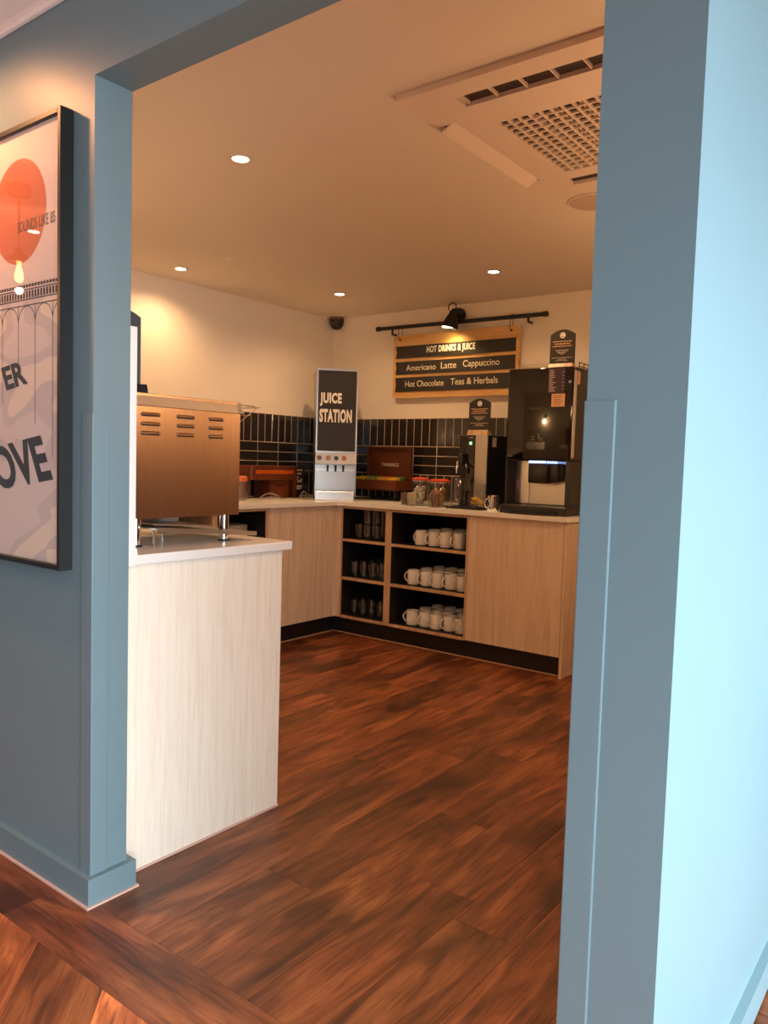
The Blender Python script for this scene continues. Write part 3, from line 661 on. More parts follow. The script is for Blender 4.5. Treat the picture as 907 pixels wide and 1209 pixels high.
# ------------------------------------------------------------------ hot water boiler
o = thing('water_boiler', 'slim black and steel hot water boiler under the wooden-based sign', 'water boiler', (-0.76, 3.25, ZC))
org = o.location
bx0, bx1, by0, by1 = -0.866, -0.662, 3.12, 3.40
G().box(bx0, bx1, by0 + 0.012, by1, ZC, 1.352, bev=0.003).build('body', BLACK, o, org)
G().box(bx0, bx0 + 0.055, by0, by0 + 0.0115, 1.10, 1.35, bev=0.002).build('front_panel', BLACK, o, org)
fp = G().box(bx0 + 0.056, bx0 + 0.115, by0 - 0.004, by0 + 0.0115, 1.0, 1.35, bev=0.002).build('control_column', GLOSSB, o, org)
G().box(bx0 + 0.116, bx1, by0, by0 + 0.0115, 0.92, 1.35, bev=0.002).build('steel_front', STEEL, o, org)
G().cyl((bx0 + 0.086, by0 - 0.004, 1.300), (bx0 + 0.086, by0 - 0.006, 1.300), 0.009, n=18).build('green_light', emis('green_led', (0.1, 1.0, 0.25, 1), 4.0), fp, org)
G().box(bx0 + 0.074, bx0 + 0.100, by0 - 0.0045, by0 - 0.004, 1.334, 1.337).build('maker_mark', CREAMLET, fp, org)
tp = G().box(bx0 + 0.02, bx0 + 0.05, by0 - 0.05, by0, 1.165, 1.235, bev=0.006).build('tap_housing', BLACK, o, org)
G().tube([(bx0 + 0.035, by0 - 0.045, 1.185), (bx0 + 0.035, by0 - 0.07, 1.18), (bx0 + 0.035, by0 - 0.075, 1.15), (bx0 + 0.035, by0 - 0.075, 1.11)], 0.007, 10).build('spout', CHROME, tp, org, smooth=True)
G().tube([(bx0 + 0.062, by0 - 0.012, 1.172), (bx0 + 0.075, by0 - 0.035, 1.165), (bx0 + 0.085, by0 - 0.04, 1.145)], 0.005, 10).build('lever', CHROME, tp, org, smooth=True)
G().box(bx1 + 0.0001, bx1 + 0.001, by0 + 0.06, by0 + 0.11, 1.28, 1.34).build('side_sticker', CREAMLET, o, org)
dt = G().prism([(-0.845 + 0.03 * 0, 3.119), (-0.845, 2.95), (-0.825, 2.925), (-0.60, 2.925), (-0.585, 2.95), (-0.585, 3.119)], ZC, ZC + 0.012, 'z').build('drip_tray', BLACK, o, org)

# ------------------------------------------------------------------ bean to cup coffee machine
o = thing('coffee_machine', 'large gloss black coffee machine with lit dispensing bay on the counter end', 'coffee machine', (-0.233, 3.18, ZC))
org = o.location
cx0, cx1, cy0, cy1 = -0.437, -0.032, 2.94, 3.41
zt = 1.7235
G().box(cx0, cx1, 2.985, cy1, 1.20, zt, bev=0.004).build('cabinet_body', BLACK, o, org)
G().box(cx0, cx1, 3.07, cy1, 0.945, 1.1995).build('lower_body', BLACK, o, org)
dr = G().box(cx0, cx1 - 0.004, cy0, 2.9845, 1.20, zt, bev=0.010, seg=3).build('door_front', GLOSSB, o, org, smooth=30)
G().box(cx1 - 0.0035, cx1 - 0.0005, cy0 + 0.012, 2.9845, 1.22, zt - 0.02).build('door_edge_strip', STEELH, o, org)
bay = G().box(cx0 + 0.012, cx1 - 0.03, 3.058, 3.0695, 0.95, 1.1985).build('bay_back', STEEL, o, org)
G().box(cx0 + 0.053, cx0 + 0.105, 3.05, 3.0578, 0.95, 1.1985).build('bay_column', STEELH, bay, org)
G().box(cx0, cx0 + 0.011, 2.95, 3.0695, 0.945, 1.1985).build('bay_cheek', BLACK, o, org)
G().box(cx1 - 0.029, cx1, 2.95, 3.0695, 0.945, 1.1985).build('bay_cheek', BLACK, o, org)
G().box(cx1 - 0.030, cx1 - 0.0292, 2.952, 3.0575, 0.95, 1.198).build('bay_side_liner', STEEL, o, org)
sp_ = G().box(-0.298, -0.175, 2.958, 3.0495, 1.072, 1.187, bev=0.010, seg=2).build('spout_block', BLACK, o, org, smooth=30)
G().box(-0.174, -0.115, 2.972, 3.0495, 1.084, 1.187, bev=0.008, seg=2).build('spout_block', BLACK, o, org, smooth=30)
BLUE = emis('blue_led', (0.25, 0.45, 1.0, 1), 5.0)
G().box(-0.295, -0.192, 2.962, 2.972, 1.1885, 1.1985).build('blue_light_bar', BLUE, o, org)
G().box(-0.188, -0.130, 2.978, 2.986, 1.1885, 1.1975).build('blue_light_bar', BLUE, o, org)
G().box(cx0 + 0.018, cx0 + 0.050, 3.055, 3.0578, 1.03, 1.085).build('payment_label', mat('lilac_label', lin(196, 178, 222), 0.5), bay, org)
bs = G().box(cx0 - 0.004, cx1 + 0.004, 2.90, cy1, ZC, 0.9445, bev=0.004).build('base', BLACK, o, org)
poly = []
for i in range(13):
    a = PI + i * PI / 12; poly.append((-0.245 + 0.17 * math.cos(a), 2.90 + 0.055 * math.sin(a)))
G().prism(poly, ZC, 0.918, 'z').build('drip_tray', BLACK, bs, org)
# print and notices on the door
pu = G().box(-0.184, -0.083, cy0 - 0.0012, cy0 - 0.0002, 1.578, 1.720).build('notice_card', mat('plum_card', lin(60, 42, 58), 0.5), dr, org)
rnd = random.Random(3)
for i in range(13):
    zz = 1.703 - i * 0.0095; ww = rnd.uniform(0.018, 0.042)
    G().box(-0.178, -0.178 + ww, cy0 - 0.0016, cy0 - 0.0012, zz, zz + 0.0028).build('print_line', CREAMLET, pu, org)
    if i % 2: G().box(-0.100, -0.092, cy0 - 0.0016, cy0 - 0.0012, zz, zz + 0.0028).build('print_line', CREAMLET, pu, org)
nt = G().box(-0.160, -0.080, cy0 - 0.0012, cy0 - 0.0002, 1.503, 1.575).build('paper_note', PAPER, dr, org)
for i in range(6):
    G().box(-0.150, -0.092 - 0.008 * (i % 3), cy0 - 0.0015, cy0 - 0.0012, 1.562 - i * 0.0095, 1.564 - i * 0.0095).build('print_line', TEAWOOD, nt, org)
G().box(-0.33, -0.115, cy0 - 0.0006, cy0 - 0.0002, 1.387, 1.390).build('screen_line', BLACK, dr, org)
DIM = mat('dim_print', lin(150, 148, 146), 0.5); FAINT = mat('faint_print', lin(66, 62, 60), 0.5)
for xa, xb, za, zb, mt in ((-0.272, -0.255, 1.318, 1.322, DIM), (-0.272, -0.258, 1.332, 1.336, DIM), (-0.232, -0.228, 1.328, 1.352, DIM), (-0.228, -0.210, 1.326, 1.330, DIM), (-0.226, -0.204, 1.316, 1.320, DIM), (-0.415, -0.388, 1.222, 1.226, DIM)):
    G().box(xa, xb, cy0 - 0.0006, cy0 - 0.0002, za, zb).build('display_mark', mt, dr, org)
G().box(-0.305, -0.19, cy0 - 0.0006, cy0 - 0.0002, 1.264, 1.306).build('display_window', mat('display_black', lin(8, 8, 9), 0.15), dr, org)
for i in range(6): G().box(-0.292 + i * 0.0125, -0.283 + i * 0.0125, cy0 - 0.0006, cy0 - 0.0002, 1.489, 1.501).build('maker_mark', FAINT, dr, org)
G().box(cx1 + 0.0002, cx1 + 0.001, 2.99, 3.02, 1.63, 1.70).build('side_label', PAPER, o, org)
g = G()
for zz in (1.731, 1.752): g.tube([(cx1 - 0.008, 3.02, zz), (cx1 - 0.008, 3.39, zz)], 0.003, 6)
for yy in (3.02, 3.085, 3.15, 3.25, 3.32, 3.39): g.tube([(cx1 - 0.008, yy, 1.722), (cx1 - 0.008, yy, 1.752)], 0.003, 6)
g.build('top_gallery_rail', BLKMETAL, o, org)
o = thing('acrylic_tray', 'low clear acrylic tray on the left of the coffee machine top', 'tray', (-0.31, 3.06, zt + 0.001)); org = o.location
G().box(-0.40, -0.225, 2.995, 2.998, zt + 0.0015, zt + 0.032).build('front_wall', ACRYL, o, org)
G().box(-0.40, -0.225, 3.12, 3.123, zt + 0.0015, zt + 0.032).build('rear_wall', ACRYL, o, org)
G().box(-0.40, -0.397, 2.998, 3.12, zt + 0.0015, zt + 0.032).build('side_wall', ACRYL, o, org)
G().box(-0.228, -0.225, 2.998, 3.12, zt + 0.0015, zt + 0.032).build('side_wall', ACRYL, o, org)
G().box(-0.397, -0.228, 2.998, 3.12, zt + 0.0015, zt + 0.004).build('tray_base', ACRYL, o, org)

# ------------------------------------------------------------------ menu board, rail and lamp on the back wall
o = thing('wall_rail', 'long black steel rail above the menu board', 'rail', (-1.12, 3.44, 2.128)); org = o.location
G().cyl((-1.79, 3.432, 2.132), (-0.46, 3.432, 2.124), 0.0135, n=16).build('pole', BLKMETAL, o, org, smooth=True)
for x, d in ((-1.79, -1), (-0.46, 1)): G().cyl((x - 0.012, 3.432, 2.128 + (0.004 if d < 0 else -0.004)), (x + 0.026 * 0.5, 3.432, 2.128 + (0.004 if d < 0 else -0.004)), 0.0175, n=16).build('end_cap', BLKMETAL, o, org, smooth=True)
for x in (-1.66, -0.578):
    G().tube([(x, 3.432, 2.122), (x, 3.432, 2.085), (x, 3.4825, 2.085)], 0.008, 8).build('bracket', BLKMETAL, o, org, smooth=True)
    
o = thing('menu_board', 'plywood menu board with three black drink strips hanging from the rail', 'menu board', (-1.145, 3.45, 1.63)); org = o.location
def rrect(x0, x1, z0, z1, r, n=5):
    P_ = []
    for cx, cz, a0 in ((x1 - r, z0 + r, -PI / 2), (x1 - r, z1 - r, 0), (x0 + r, z1 - r, PI / 2), (x0 + r, z0 + r, PI)):
        for i in range(n + 1): a = a0 + i * PI / 2 / n; P_.append((cx + r * math.cos(a), cz + r * math.sin(a)))
    return P_
G().prism(rrect(-1.648, -0.642, 1.627, 2.073, 0.02), 3.44, 3.458).build('backing_board', PLY, o, org)
rows = ((1.908, 1.994, 'HOT DRINKS & JUICE', (-1.355, -0.965), 0.055, 0.02), (1.794, 1.884, None, None, 0, 0), (1.672, 1.772, None, None, 0, 0))
for i, (za, zb, *_r) in enumerate(rows):
    zm = (za + zb) / 2
    st = G().prism([(-1.622, za), (-0.662, za), (-0.664, zm), (-0.662, zb), (-1.622, zb), (-1.616, zm)], 3.432, 3.4398).build('menu_strip', PANELB, o, org)
    yy = 3.432 - org[1]; ox_, oz_ = org[0], org[2]
    put = lambda s_, a, b, z0, z1, bold: text('lettering', s_, LETTER if i == 0 else CREAMLET, st, (a - ox_, b - ox_, z0 - oz_, z1 - oz_), yy, bold=bold, spacing=1.1 if i == 0 else 1.0)
    if i == 0: put('HOT DRINKS & JUICE', -1.356, -0.964, 1.924, 1.982, 0.03)
    elif i == 1:
        put('Americano', -1.527, -1.275, 1.818, 1.858, 0.006); put('Latte', -1.232, -1.108, 1.820, 1.864, 0.006); put('Cappuccino', -1.055, -0.775, 1.810, 1.868, 0.006)
    else:
        put('Hot Chocolate', -1.532, -1.205, 1.704, 1.746, 0.006); put('Teas & Herbals', -1.150, -0.782, 1.706, 1.750, 0.006)
for x in (-1.592, -0.700):
    G().tube([(x + 0.004 * math.sin(t), 3.437 - 0.022 * math.cos(t) + 0.0 , 2.092 + 0.054 * math.sin(t)) for t in (2 * PI * i / 16 for i in range(16))], 0.0022, 6, True).build('hanging_loop', BLKMETAL, o, org, smooth=True)
    G().cyl((x, 3.4385, 2.042), (x, 3.441, 2.042), 0.008, n=12).build('eyelet', BLKMETAL, o, org)

o = thing('spot_lamp', 'black adjustable wall spotlight lit above the menu board', 'lamp', (-1.12, 3.483, 2.17)); org = o.location
G().cyl((-1.128, 3.4828, 2.180), (-1.128, 3.462, 2.180), 0.052, 0.050, 24).build('wall_base', BLKMETAL, o, org, smooth=True)
G().cyl((-1.128, 3.462, 2.180), (-1.10, 3.36, 2.150), 0.013, n=12).build('arm', BLKMETAL, o, org, smooth=True)
hd = G().lathe([(0.056, 0.0), (0.054, 0.022), (0.036, 0.075), (0.028, 0.092), (0.028, 0.112), (0.018, 0.118), (0.014, 0.13), (0.002, 0.132)], n=24)
hd.bm.faces.ensure_lookup_table()
hd.xf(Matrix.Translation((-1.118, 3.345, 2.074)) @ Matrix.Rotation(math.radians(-6), 4, 'X') @ Matrix.Rotation(math.radians(12), 4, 'Y'))
bmesh.ops.delete(hd.bm, geom=[f for f in hd.bm.faces if len(f.verts) > 6 and f.calc_center_median().z < 2.10], context='FACES')
ho = hd.build('lamp_head', BLKMETAL, o, org, smooth=True)
G().tube([(-1.100 + 0.03 * math.cos(t), 3.345, 2.212 + 0.028 * math.sin(t)) for t in (-0.6 + 4.4 * i / 12 for i in range(13))], 0.004, 8).build('handle_ring', BLKMETAL, ho, org, smooth=True)
G().lathe([(0.002, 0), (0.050, 0), (0.050, 0.002), (0.002, 0.002)], (-1.117, 3.345, 2.0825), 24).build('bulb_face', emis('warm_bulb', (1.0, 0.80, 0.30, 1), 14.0), ho, org)
lamp('spot_lamp_light', 'SPOT', (-1.118, 3.345, 2.064), 5.0, (1.0, 0.62, 0.24), (math.radians(12), 0, 0), spot_size=math.radians(125), spot_blend=0.6, shadow_soft_size=0.03)

# ------------------------------------------------------------------ ceiling fittings
def downlight(x, y, z, label, power=DL, grp=None, size=150, col=WARM):
    o = thing('recessed_downlight', label, 'downlight', (x, y, z))
    G().lathe([(0.030, 0.0), (0.043, 0.0), (0.045, -0.003), (0.040, -0.005), (0.030, -0.003)], n=28, closed=True).build('ring', ACW, o, smooth=True)
    G().lathe([(0.002, -0.0035), (0.030, -0.0035), (0.030, -0.001), (0.002, -0.001)], n=24).build('lens', LENS, o)
    lamp('downlight_light', 'SPOT', (x, y, z - 0.012), power, col, (0, 0, 0), spot_size=math.radians(size), spot_blend=0.75, shadow_soft_size=0.03)
LENS = emis('downlight_lens', (1.0, 0.86, 0.62, 1), 12.0)
downlight(-0.436, 0.862, HC, 'lit recessed downlight nearest the opening, above the toaster end')
downlight(-1.994, 1.815, HC, 'lit recessed downlight close to the left wall')
downlight(-1.629, 2.805, HC, 'lit recessed downlight in front of the corner camera')
downlight(-0.473, 2.785, HC, 'lit recessed downlight above the coffee machine counter')
downlight(-0.60, -0.30, HD, 'lit recessed downlight in the dining ceiling beside the poster', 50.0, size=172, col=AMBER)
downlight(-2.245, -1.127, HD, 'lit recessed downlight further out in the dining ceiling', 26.0, col=AMBER)
o = thing('ceiling_sensor', 'tiny ceiling sensor between two downlights', 'sensor', (-1.566, 1.807, HC))
G().lathe([(0.018, 0), (0.018, -0.004), (0.010, -0.007), (0.002, -0.007)], n=18).build('rose', ACW, o, smooth=True)
G().lathe([(0.006, -0.007), (0.006, -0.013), (0.002, -0.014)], n=12).build('detector_tip', LETTER, o, smooth=True)
o = thing('ceiling_speaker', 'flush round ceiling speaker beyond the air conditioner', 'speaker', (0.455, 1.975, HC))
G().lathe([(0.105, 0), (0.112, -0.001), (0.112, -0.004), (0.105, -0.006)], n=36, closed=True).build('rim', ACW, o, smooth=True)
G().lathe([(0.002, -0.004), (0.1045, -0.004), (0.1045, -0.001), (0.002, -0.001)], n=36).build('mesh_cover', mat('speaker_mesh', lin(190, 168, 150), 0.8), o)
o = thing('security_camera', 'small dark dome camera high in the back left corner', 'camera', (-2.205, 3.445, HC))
g = G().lathe([(0.055, -0.018), (0.056, -0.030), (0.054, -0.042), (0.046, -0.066), (0.030, -0.086), (0.002, -0.094)], n=24)
g.build('dome', mat('dark_dome', lin(52, 38, 30), 0.25), o, smooth=True)
G().lathe([(0.050, 0), (0.055, -0.004), (0.055, -0.0178), (0.050, -0.0178)], n=24).build('base', mat('dome_base', lin(120, 92, 70), 0.5), o, smooth=True)
G().cyl((0.012, -0.044, -0.052), (0.016, -0.053, -0.056), 0.010, n=14).build('lens', GLOSSB, o, smooth=True)

# ------------------------------------------------------------------ unseen globe lamps added to brighten the drinks room and its ceiling
def added_globe(x, y, z, rotz, label, power):
    o = thing('added_fill_globe', label, 'lamp', (x, y, z), rotz)
    G().cyl((0, -0.0005, 0), (0, -0.014, 0), 0.05, 0.048, 24).build('wall_plate', BLKMETAL, o, smooth=True)
    G().tube([(0, -0.014, 0), (0, -0.10, 0.0), (0, -0.11, -0.012), (0, -0.11, -0.04)], 0.008, 10).build('arm', BLKMETAL, o, smooth=True)
    G().lathe([(0.022, -0.04), (0.028, -0.062), (0.028, -0.07), (0.002, -0.07)], (0, -0.11, 0), 20).build('lamp_holder', BLKMETAL, o, smooth=True)
    gl = G().lathe([(0.024, -0.068)] + [(0.06 * math.sin(t), -0.125 + 0.06 * math.cos(t)) for t in (0.42 + i * 0.225 for i in range(12))] + [(0.002, -0.185)], (0, -0.11, 0), 24).build('globe', emis('added_globe_glow', WARM + (1,), power / (PI * 0.045)), o, smooth=True)
added_globe(X1, 2.30, 1.72, -PI / 2, 'added fill globe lamp on the brown right wall near the counter end', 24)
added_globe(X1, 1.15, 1.72, -PI / 2, 'added fill globe lamp on the brown right wall near the opening', 14)
added_globe(-1.35, T, 1.60, PI, 'added fill globe lamp on the rear face of the opening wall', 12)

# ------------------------------------------------------------------ ceiling air conditioner
o = thing('air_conditioner', 'square white ceiling cassette air conditioner with perforated grille', 'air conditioner', (0.80, 1.28, 2.23)); org = o.location
ax0, ax1, ay0, ay1, az = 0.33, 1.28, 0.78, 1.78, 2.234
sx0, sx1, sy0, sy1 = 0.482, 1.13, 0.858, 0.925      # near air slot
s2y0, s2y1 = 1.635, 1.70
fx0, fx1, fy0, fy1 = 0.352, 0.398, 1.00, 1.585       # left flap slot
gx0, gx1, gy0, gy1 = 0.505, 1.105, 1.07, 1.565       # grille
def pan(x0, x1, y0, y1): return G().box(x0, x1, y0, y1, az, HC - 0.0005)
fr = pan(ax0, ax1, ay0, sy0)
for a in ((ax0, sx0, sy0, sy1), (sx1, ax1, sy0, sy1), (ax0, ax1, sy1, fy0), (ax0, fx0, fy0, fy1), (fx1, gx0, fy0, fy1), (gx1, ax1, fy0, fy1), (gx0, gx1, fy0, gy0), (gx0, gx1, gy1, fy1), (ax0, ax1, fy1, s2y0), (ax0, sx0, s2y0, s2y1), (sx1, ax1, s2y0, s2y1), (ax0, ax1, s2y1, ay1)):
    fr.box(*a, az, HC - 0.0005)
fr.build('fascia', ACW, o, org)
G().box(sx0, sx1, sy0, sy1, HC - 0.006, HC - 0.001).build('slot_recess', ACD, o, org)
G().box(sx0, sx1, s2y0, s2y1, HC - 0.006, HC - 0.001).build('slot_recess', ACD, o, org)
G().box(fx0, fx1, fy0, fy1, HC - 0.006, HC - 0.001).build('slot_recess', ACD, o, org)
for i in range(7):
    x = sx0 + 0.012 + i * 0.095; G().box(x, x + 0.004, sy0 + 0.004, sy1 - 0.004, az + 0.003, HC - 0.006).build('air_vane', ACW, o, org)
G().prism([(fx1 - 0.004, az + 0.006), (fx0 - 0.004, az - 0.020), (fx0 - 0.006, az - 0.016), (fx1 - 0.008, az + 0.010)], fy0, fy1, 'y').build('louvre_flap', ACW, o, org)
gp = G().box(gx0, gx1, gy0, gy1, HC - 0.006, HC - 0.001).build('grille_back', ACD, o, org)
nb = 17
for i in range(nb + 1):
    x = gx0 + (gx1 - gx0) * i / nb; G().box(x - 0.0042, x + 0.0042, gy0, gy1, az + 0.001, az + 0.008).build('grille_bar', ACW, o, org)
nb = 14
for i in range(nb + 1):
    y = gy0 + (gy1 - gy0) * i / nb; G().box(gx0, gx1, y - 0.0042, y + 0.0042, az + 0.0003, az + 0.0075).build('grille_bar', ACW, o, org)
for i in range(8):
    x = gx0 + (gx1 - gx0) * (i + 0.5) / 8; G().box(x - 0.003, x + 0.003, gy0, gy1, az + 0.009, az + 0.016).build('filter_rib', ACW, gp, org)

# ------------------------------------------------------------------ left run: wooden stand, black printed box, tongs, jar
o = thing('wooden_display_stand', 'low brown wooden display stand against the left tiles', 'display stand', (-2.1, 2.69, ZC)); org = o.location
G().box(-2.24, -2.06, 2.46, 2.90, 1.022, 1.118, bev=0.004).build('top_box', WALNUT, o, org)
AMB = mat('amber_glaze', lin(190, 84, 22), 0.15, var=0.3, scale=12)
G().box(-2.0599, -2.056, 2.50, 2.86, 1.062, 1.088, bev=0.0015).build('glossy_rail', AMB, o, org)
G().box(-2.24, -2.07, 2.875, 2.90, ZC, 1.022).build('leg_panel', WALNUT, o, org)
G().box(-2.24, -2.10, 2.46, 2.475, ZC, 1.022).build('leg_panel', WALNUT, o, org)
lb_ = G().box(-2.24, -2.085, 2.655, 2.84, ZC, 1.02).build('lower_box', WALNUT, o, org)
for i in range(4): G().box(-2.0848, -2.0835, 2.715 + i * 0.020, 2.729 + i * 0.020, 0.975, 0.992).build('stencil_mark', PANELB, lb_, org)
o = thing('printed_box', 'black box with white print standing right of the wooden display stand', 'box', (-2.16, 2.98, ZC)); org = o.location
G().box(-2.22, -2.105, 2.925, 3.02, ZC, 1.118, bev=0.002).build('carton', PANELB, o, org)
for zz, ya, yb in ((1.085, 2.942, 2.962), (1.085, 2.972, 2.992), (1.06, 2.945, 2.985), (1.035, 2.945, 2.955), (1.02, 2.94, 2.95), (1.005, 2.945, 2.99), (1.02, 2.978, 2.99), (0.97, 2.94, 2.995), (0.955, 2.94, 2.985)):
    G().box(-2.1048, -2.1035, ya, yb, zz, zz + 0.010).build('print_mark', CREAMLET, o, org)
def tongs(label, loc, rz, L_=0.24):
    o = thing('serving_tongs', label, 'tongs', loc, rz)
    for s in (0, 1):
        pts = [(L_ * t, s * 0.006, 0.006 + (0.014 + 0.032 * s) * math.sin(PI * min(1, t * 1.15)) * 0.8) for t in (i / 10 for i in range(11))]
        G().tube(pts, 0.005, 8).build('arm', STEEL, o, smooth=True)
    return o
tongs('steel serving tongs lying before the wooden display stand', (-1.95, 2.43, ZC), math.radians(95), 0.26)
tongs('short steel tongs beside the printed black box', (-2.06, 2.93, ZC), math.radians(80), 0.09)
o = thing('storage_jar', 'glass jar with orange lid half hidden behind the toaster', 'jar', (-1.96, 2.27, ZC))
G().lathe([(0.002, 0), (0.044, 0), (0.047, 0.005), (0.047, 0.11), (0.042, 0.122), (0.038, 0.122), (0.042, 0.11), (0.042, 0.008), (0.002, 0.007)], n=24).build('glass_body', GLASS, o, smooth=True)
G().lathe([(0.043, 0.1225), (0.046, 0.126), (0.046, 0.15), (0.040, 0.157), (0.002, 0.158)], n=24).build('lid', mat('orange_lid', lin(206, 104, 48), 0.35), o, smooth=True)

# ------------------------------------------------------------------ framed poster on the teal wall
o = thing('framed_poster', 'framed seaside pier poster with orange sun hanging on the teal wall', 'poster', (-0.49, -0.001, 1.446)); org = o.location
px0, px1, pz0, pz1 = -0.89, -0.090, 0.866, 2.026
for a in ((px0, px0 + 0.014, pz0, pz1), (px1 - 0.014, px1, pz0, pz1)): G().box(a[0], a[1], -0.037, -0.001, a[2], a[3], bev=0.001).build('frame_side', BLKMETAL, o, org)
for a in ((pz0, pz0 + 0.014), (pz1 - 0.014, pz1)): G().box(px0 + 0.014, px1 - 0.014, -0.037, -0.001, a[0], a[1], bev=0.001).build('frame_rail', BLKMETAL, o, org)
mt, N, L, P = newmat('poster_paper')
tc = N.new('ShaderNodeTexCoord'); no = N.new('ShaderNodeTexNoise'); no.inputs['Scale'].default_value = 3.2; no.inputs['Detail'].default_value = 0.5; no.inputs['Distortion'].default_value = 0.8
mp = N.new('ShaderNodeMapping'); mp.inputs['Scale'].default_value = (1, 1, 1.7); L.new(tc.outputs['Object'], mp.inputs[0]); L.new(mp.outputs[0], no.inputs[0])
sep = N.new('ShaderNodeSeparateXYZ'); L.new(tc.outputs['Object'], sep.inputs[0])
cr = N.new('ShaderNodeValToRGB'); cr.color_ramp.interpolation = 'CONSTANT'; e = cr.color_ramp.elements; e[0].color = lin(232, 212, 204); e[1].position = 0.545; e[1].color = lin(244, 222, 202)
k = e.new(0.44); k.color = lin(218, 200, 194)
L.new(no.outputs['Fac'], cr.inputs[0])
mr = N.new('ShaderNodeMapRange'); mr.inputs[1].default_value = 0.13; mr.inputs[2].default_value = 0.15; L.new(sep.outputs['Z'], mr.inputs[0])
mx = N.new('ShaderNodeMix'); mx.data_type = 'RGBA'; mx.inputs[7].default_value = lin(236, 216, 208); L.new(mr.outputs[0], mx.inputs[0]); L.new(cr.outputs[0], mx.inputs[6]); L.new(mx.outputs[2], P.inputs['Base Color'])
P.inputs['Roughness'].default_value = 0.6
pap = G().box(px0 + 0.0145, px1 - 0.0145, -0.026, -0.022, pz0 + 0.0145, pz1 - 0.0145).build('print', mt, o, org)
INK = mat('poster_ink', lin(44, 34, 34), 0.6); SUN = mat('poster_orange', lin(214, 112, 70), 0.6, var=0.02)
def circ(cx, cz, r, y, n=64): return [(cx + r * math.cos(2 * PI * i / n), cz + r * math.sin(2 * PI * i / n)) for i in range(n)]
G().prism(circ(-0.312, 1.806, 0.137, 0), -0.0264, -0.0261).build('sun_disc', SUN, pap, org)
tx = lambda s_, r, bold, sh, ro: text('lettering', s_, INK, pap, (r[0] - org[0], r[1] - org[0], r[2] - org[2], r[3] - org[2]), -0.0266 - org[1], bold=bold, shear=sh, rot=ro, depth=0.0003)
tx('SOUNDS LIKE 85', (-0.318, -0.132, 1.752, 1.780), -0.005, 0, math.radians(0.5))
tx('ER', (-0.405, -0.268, 1.342, 1.408), 0.035, -0.28, math.radians(8))
tx('OVE', (-0.462, -0.145, 1.075, 1.200), 0.035, -0.40, math.radians(8))
g = G()   # the pier: deck, railings, arches and piles
def bar(x0, x1, z0, z1): g.box(x0, x1, -0.0264, -0.0261, z0, z1)
PXR = px1 - 0.0148
bar(px0 + 0.015, PXR, 1.571, 1.574); bar(px0 + 0.015, PXR, 1.597, 1.600)
x = px0 + 0.02
while x < PXR - 0.012:
    bar(x, x + 0.009, 1.576, 1.595); bar(x, x + 0.011, 1.604, 1.612); x += 0.0145
for zz in (1.556,): bar(px0 + 0.015, PXR, zz, zz + 0.0025)
xs = [-0.143 - 0.086 * i for i in range(9)]; bot = [1.156, 1.244, 1.40, 1.30, 1.2, 1.3, 1.25, 1.3, 1.3]
for x, zb in zip(xs, bot):
    bar(x - 0.0009, x + 0.0009, zb, 1.556)
    for s in (-1, 1):
        prev = None
        for i in range(9):
            a = PI / 2 * i / 8; q = (x + s * 0.041 * (1 - math.cos(a)), 1.510 + 0.045 * math.sin(a))
            if prev and abs(prev[0] - q[0]) + abs(prev[1] - q[1]) > 1e-6 and max(q[0], prev[0]) < PXR and min(q[0], prev[0]) > px0 + 0.016:
                dx, dz = q[0] - prev[0], q[1] - prev[1]; l = math.hypot(dx, dz); nx, nz = -dz / l * 0.001, dx / l * 0.001
                g.prism([(prev[0] + nx, prev[1] + nz), (q[0] + nx, q[1] + nz), (q[0] - nx, q[1] - nz), (prev[0] - nx, prev[1] - nz)], -0.0264, -0.0261)
            prev = q
g.build('pier_drawing', INK, pap, org)
mt, N, L, P = newmat('picture_glazing')
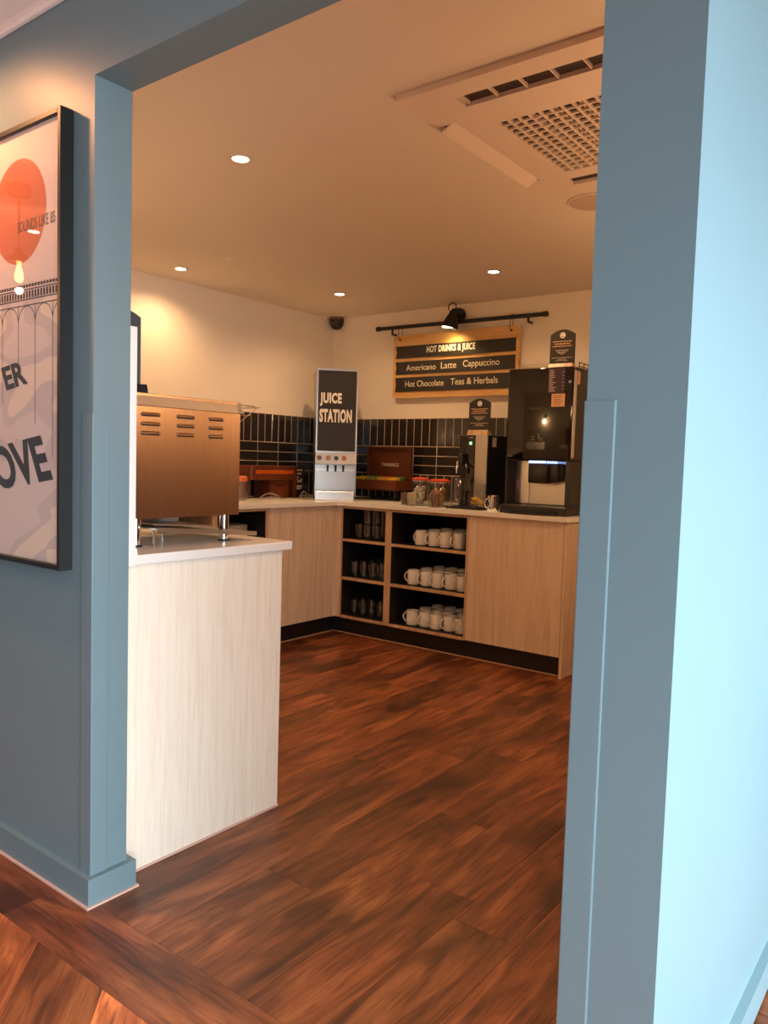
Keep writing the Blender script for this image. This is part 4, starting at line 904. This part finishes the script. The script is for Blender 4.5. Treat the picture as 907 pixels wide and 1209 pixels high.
tb_ = N.new('ShaderNodeBsdfTransparent'); gb = N.new('ShaderNodeBsdfGlossy'); gb.inputs['Roughness'].default_value = 0.01
lw = N.new('ShaderNodeLayerWeight'); lw.inputs['Blend'].default_value = 0.5
pw = N.new('ShaderNodeMath'); pw.operation = 'POWER'; pw.inputs[1].default_value = 5.0; L.new(lw.outputs['Facing'], pw.inputs[0])
ma = N.new('ShaderNodeMath'); ma.operation = 'MULTIPLY_ADD'; ma.inputs[1].default_value = 0.95; ma.inputs[2].default_value = 0.045; L.new(pw.outputs[0], ma.inputs[0])
ms = N.new('ShaderNodeMixShader')
L.new(ma.outputs[0], ms.inputs[0]); L.new(tb_.outputs[0], ms.inputs[1]); L.new(gb.outputs[0], ms.inputs[2]); L.new(ms.outputs[0], N['Material Output'].inputs[0])
G().box(px0 + 0.0145, px1 - 0.0145, -0.0315, -0.0300, pz0 + 0.0145, pz1 - 0.0145).build('glazing', mt, o, org)
# pendant lamp in the dining room, seen mirrored in the glazing
o = thing('pendant_lamp', 'black pendant lamp with glowing bulb, mirrored in the poster glass', 'lamp', (-1.62, -0.72, HD)); org = o.location
G().lathe([(0.050, 0), (0.054, -0.02), (0.046, -0.045), (0.002, -0.05)], n=24).build('ceiling_rose', BLKMETAL, o, smooth=True)
G().cyl((0, 0, -0.05), (0, 0, -0.28), 0.003, n=8).build('cord', BLKMETAL, o)
g = G().lathe([(0.014, -0.27), (0.02, -0.29), (0.075, -0.335), (0.078, -0.338), (0.074, -0.338), (0.018, -0.296), (0.012, -0.28)], n=28); g.build('shade', BLKMETAL, o, smooth=True)
G().lathe([(0.010, -0.30), (0.010, -0.345), (0.016, -0.37), (0.020, -0.39), (0.015, -0.41), (0.002, -0.416)], n=20).build('bulb', emis('pendant_bulb', (1.0, 0.55, 0.16, 1), 9), o, smooth=True)
lamp('pendant_light', 'POINT', (-1.62, -0.72, HD - 0.45), 20, AMBER, shadow_soft_size=0.014)
for q in list(bpy.data.objects):
    if q.name.startswith('tmp'): bpy.data.objects.remove(q)
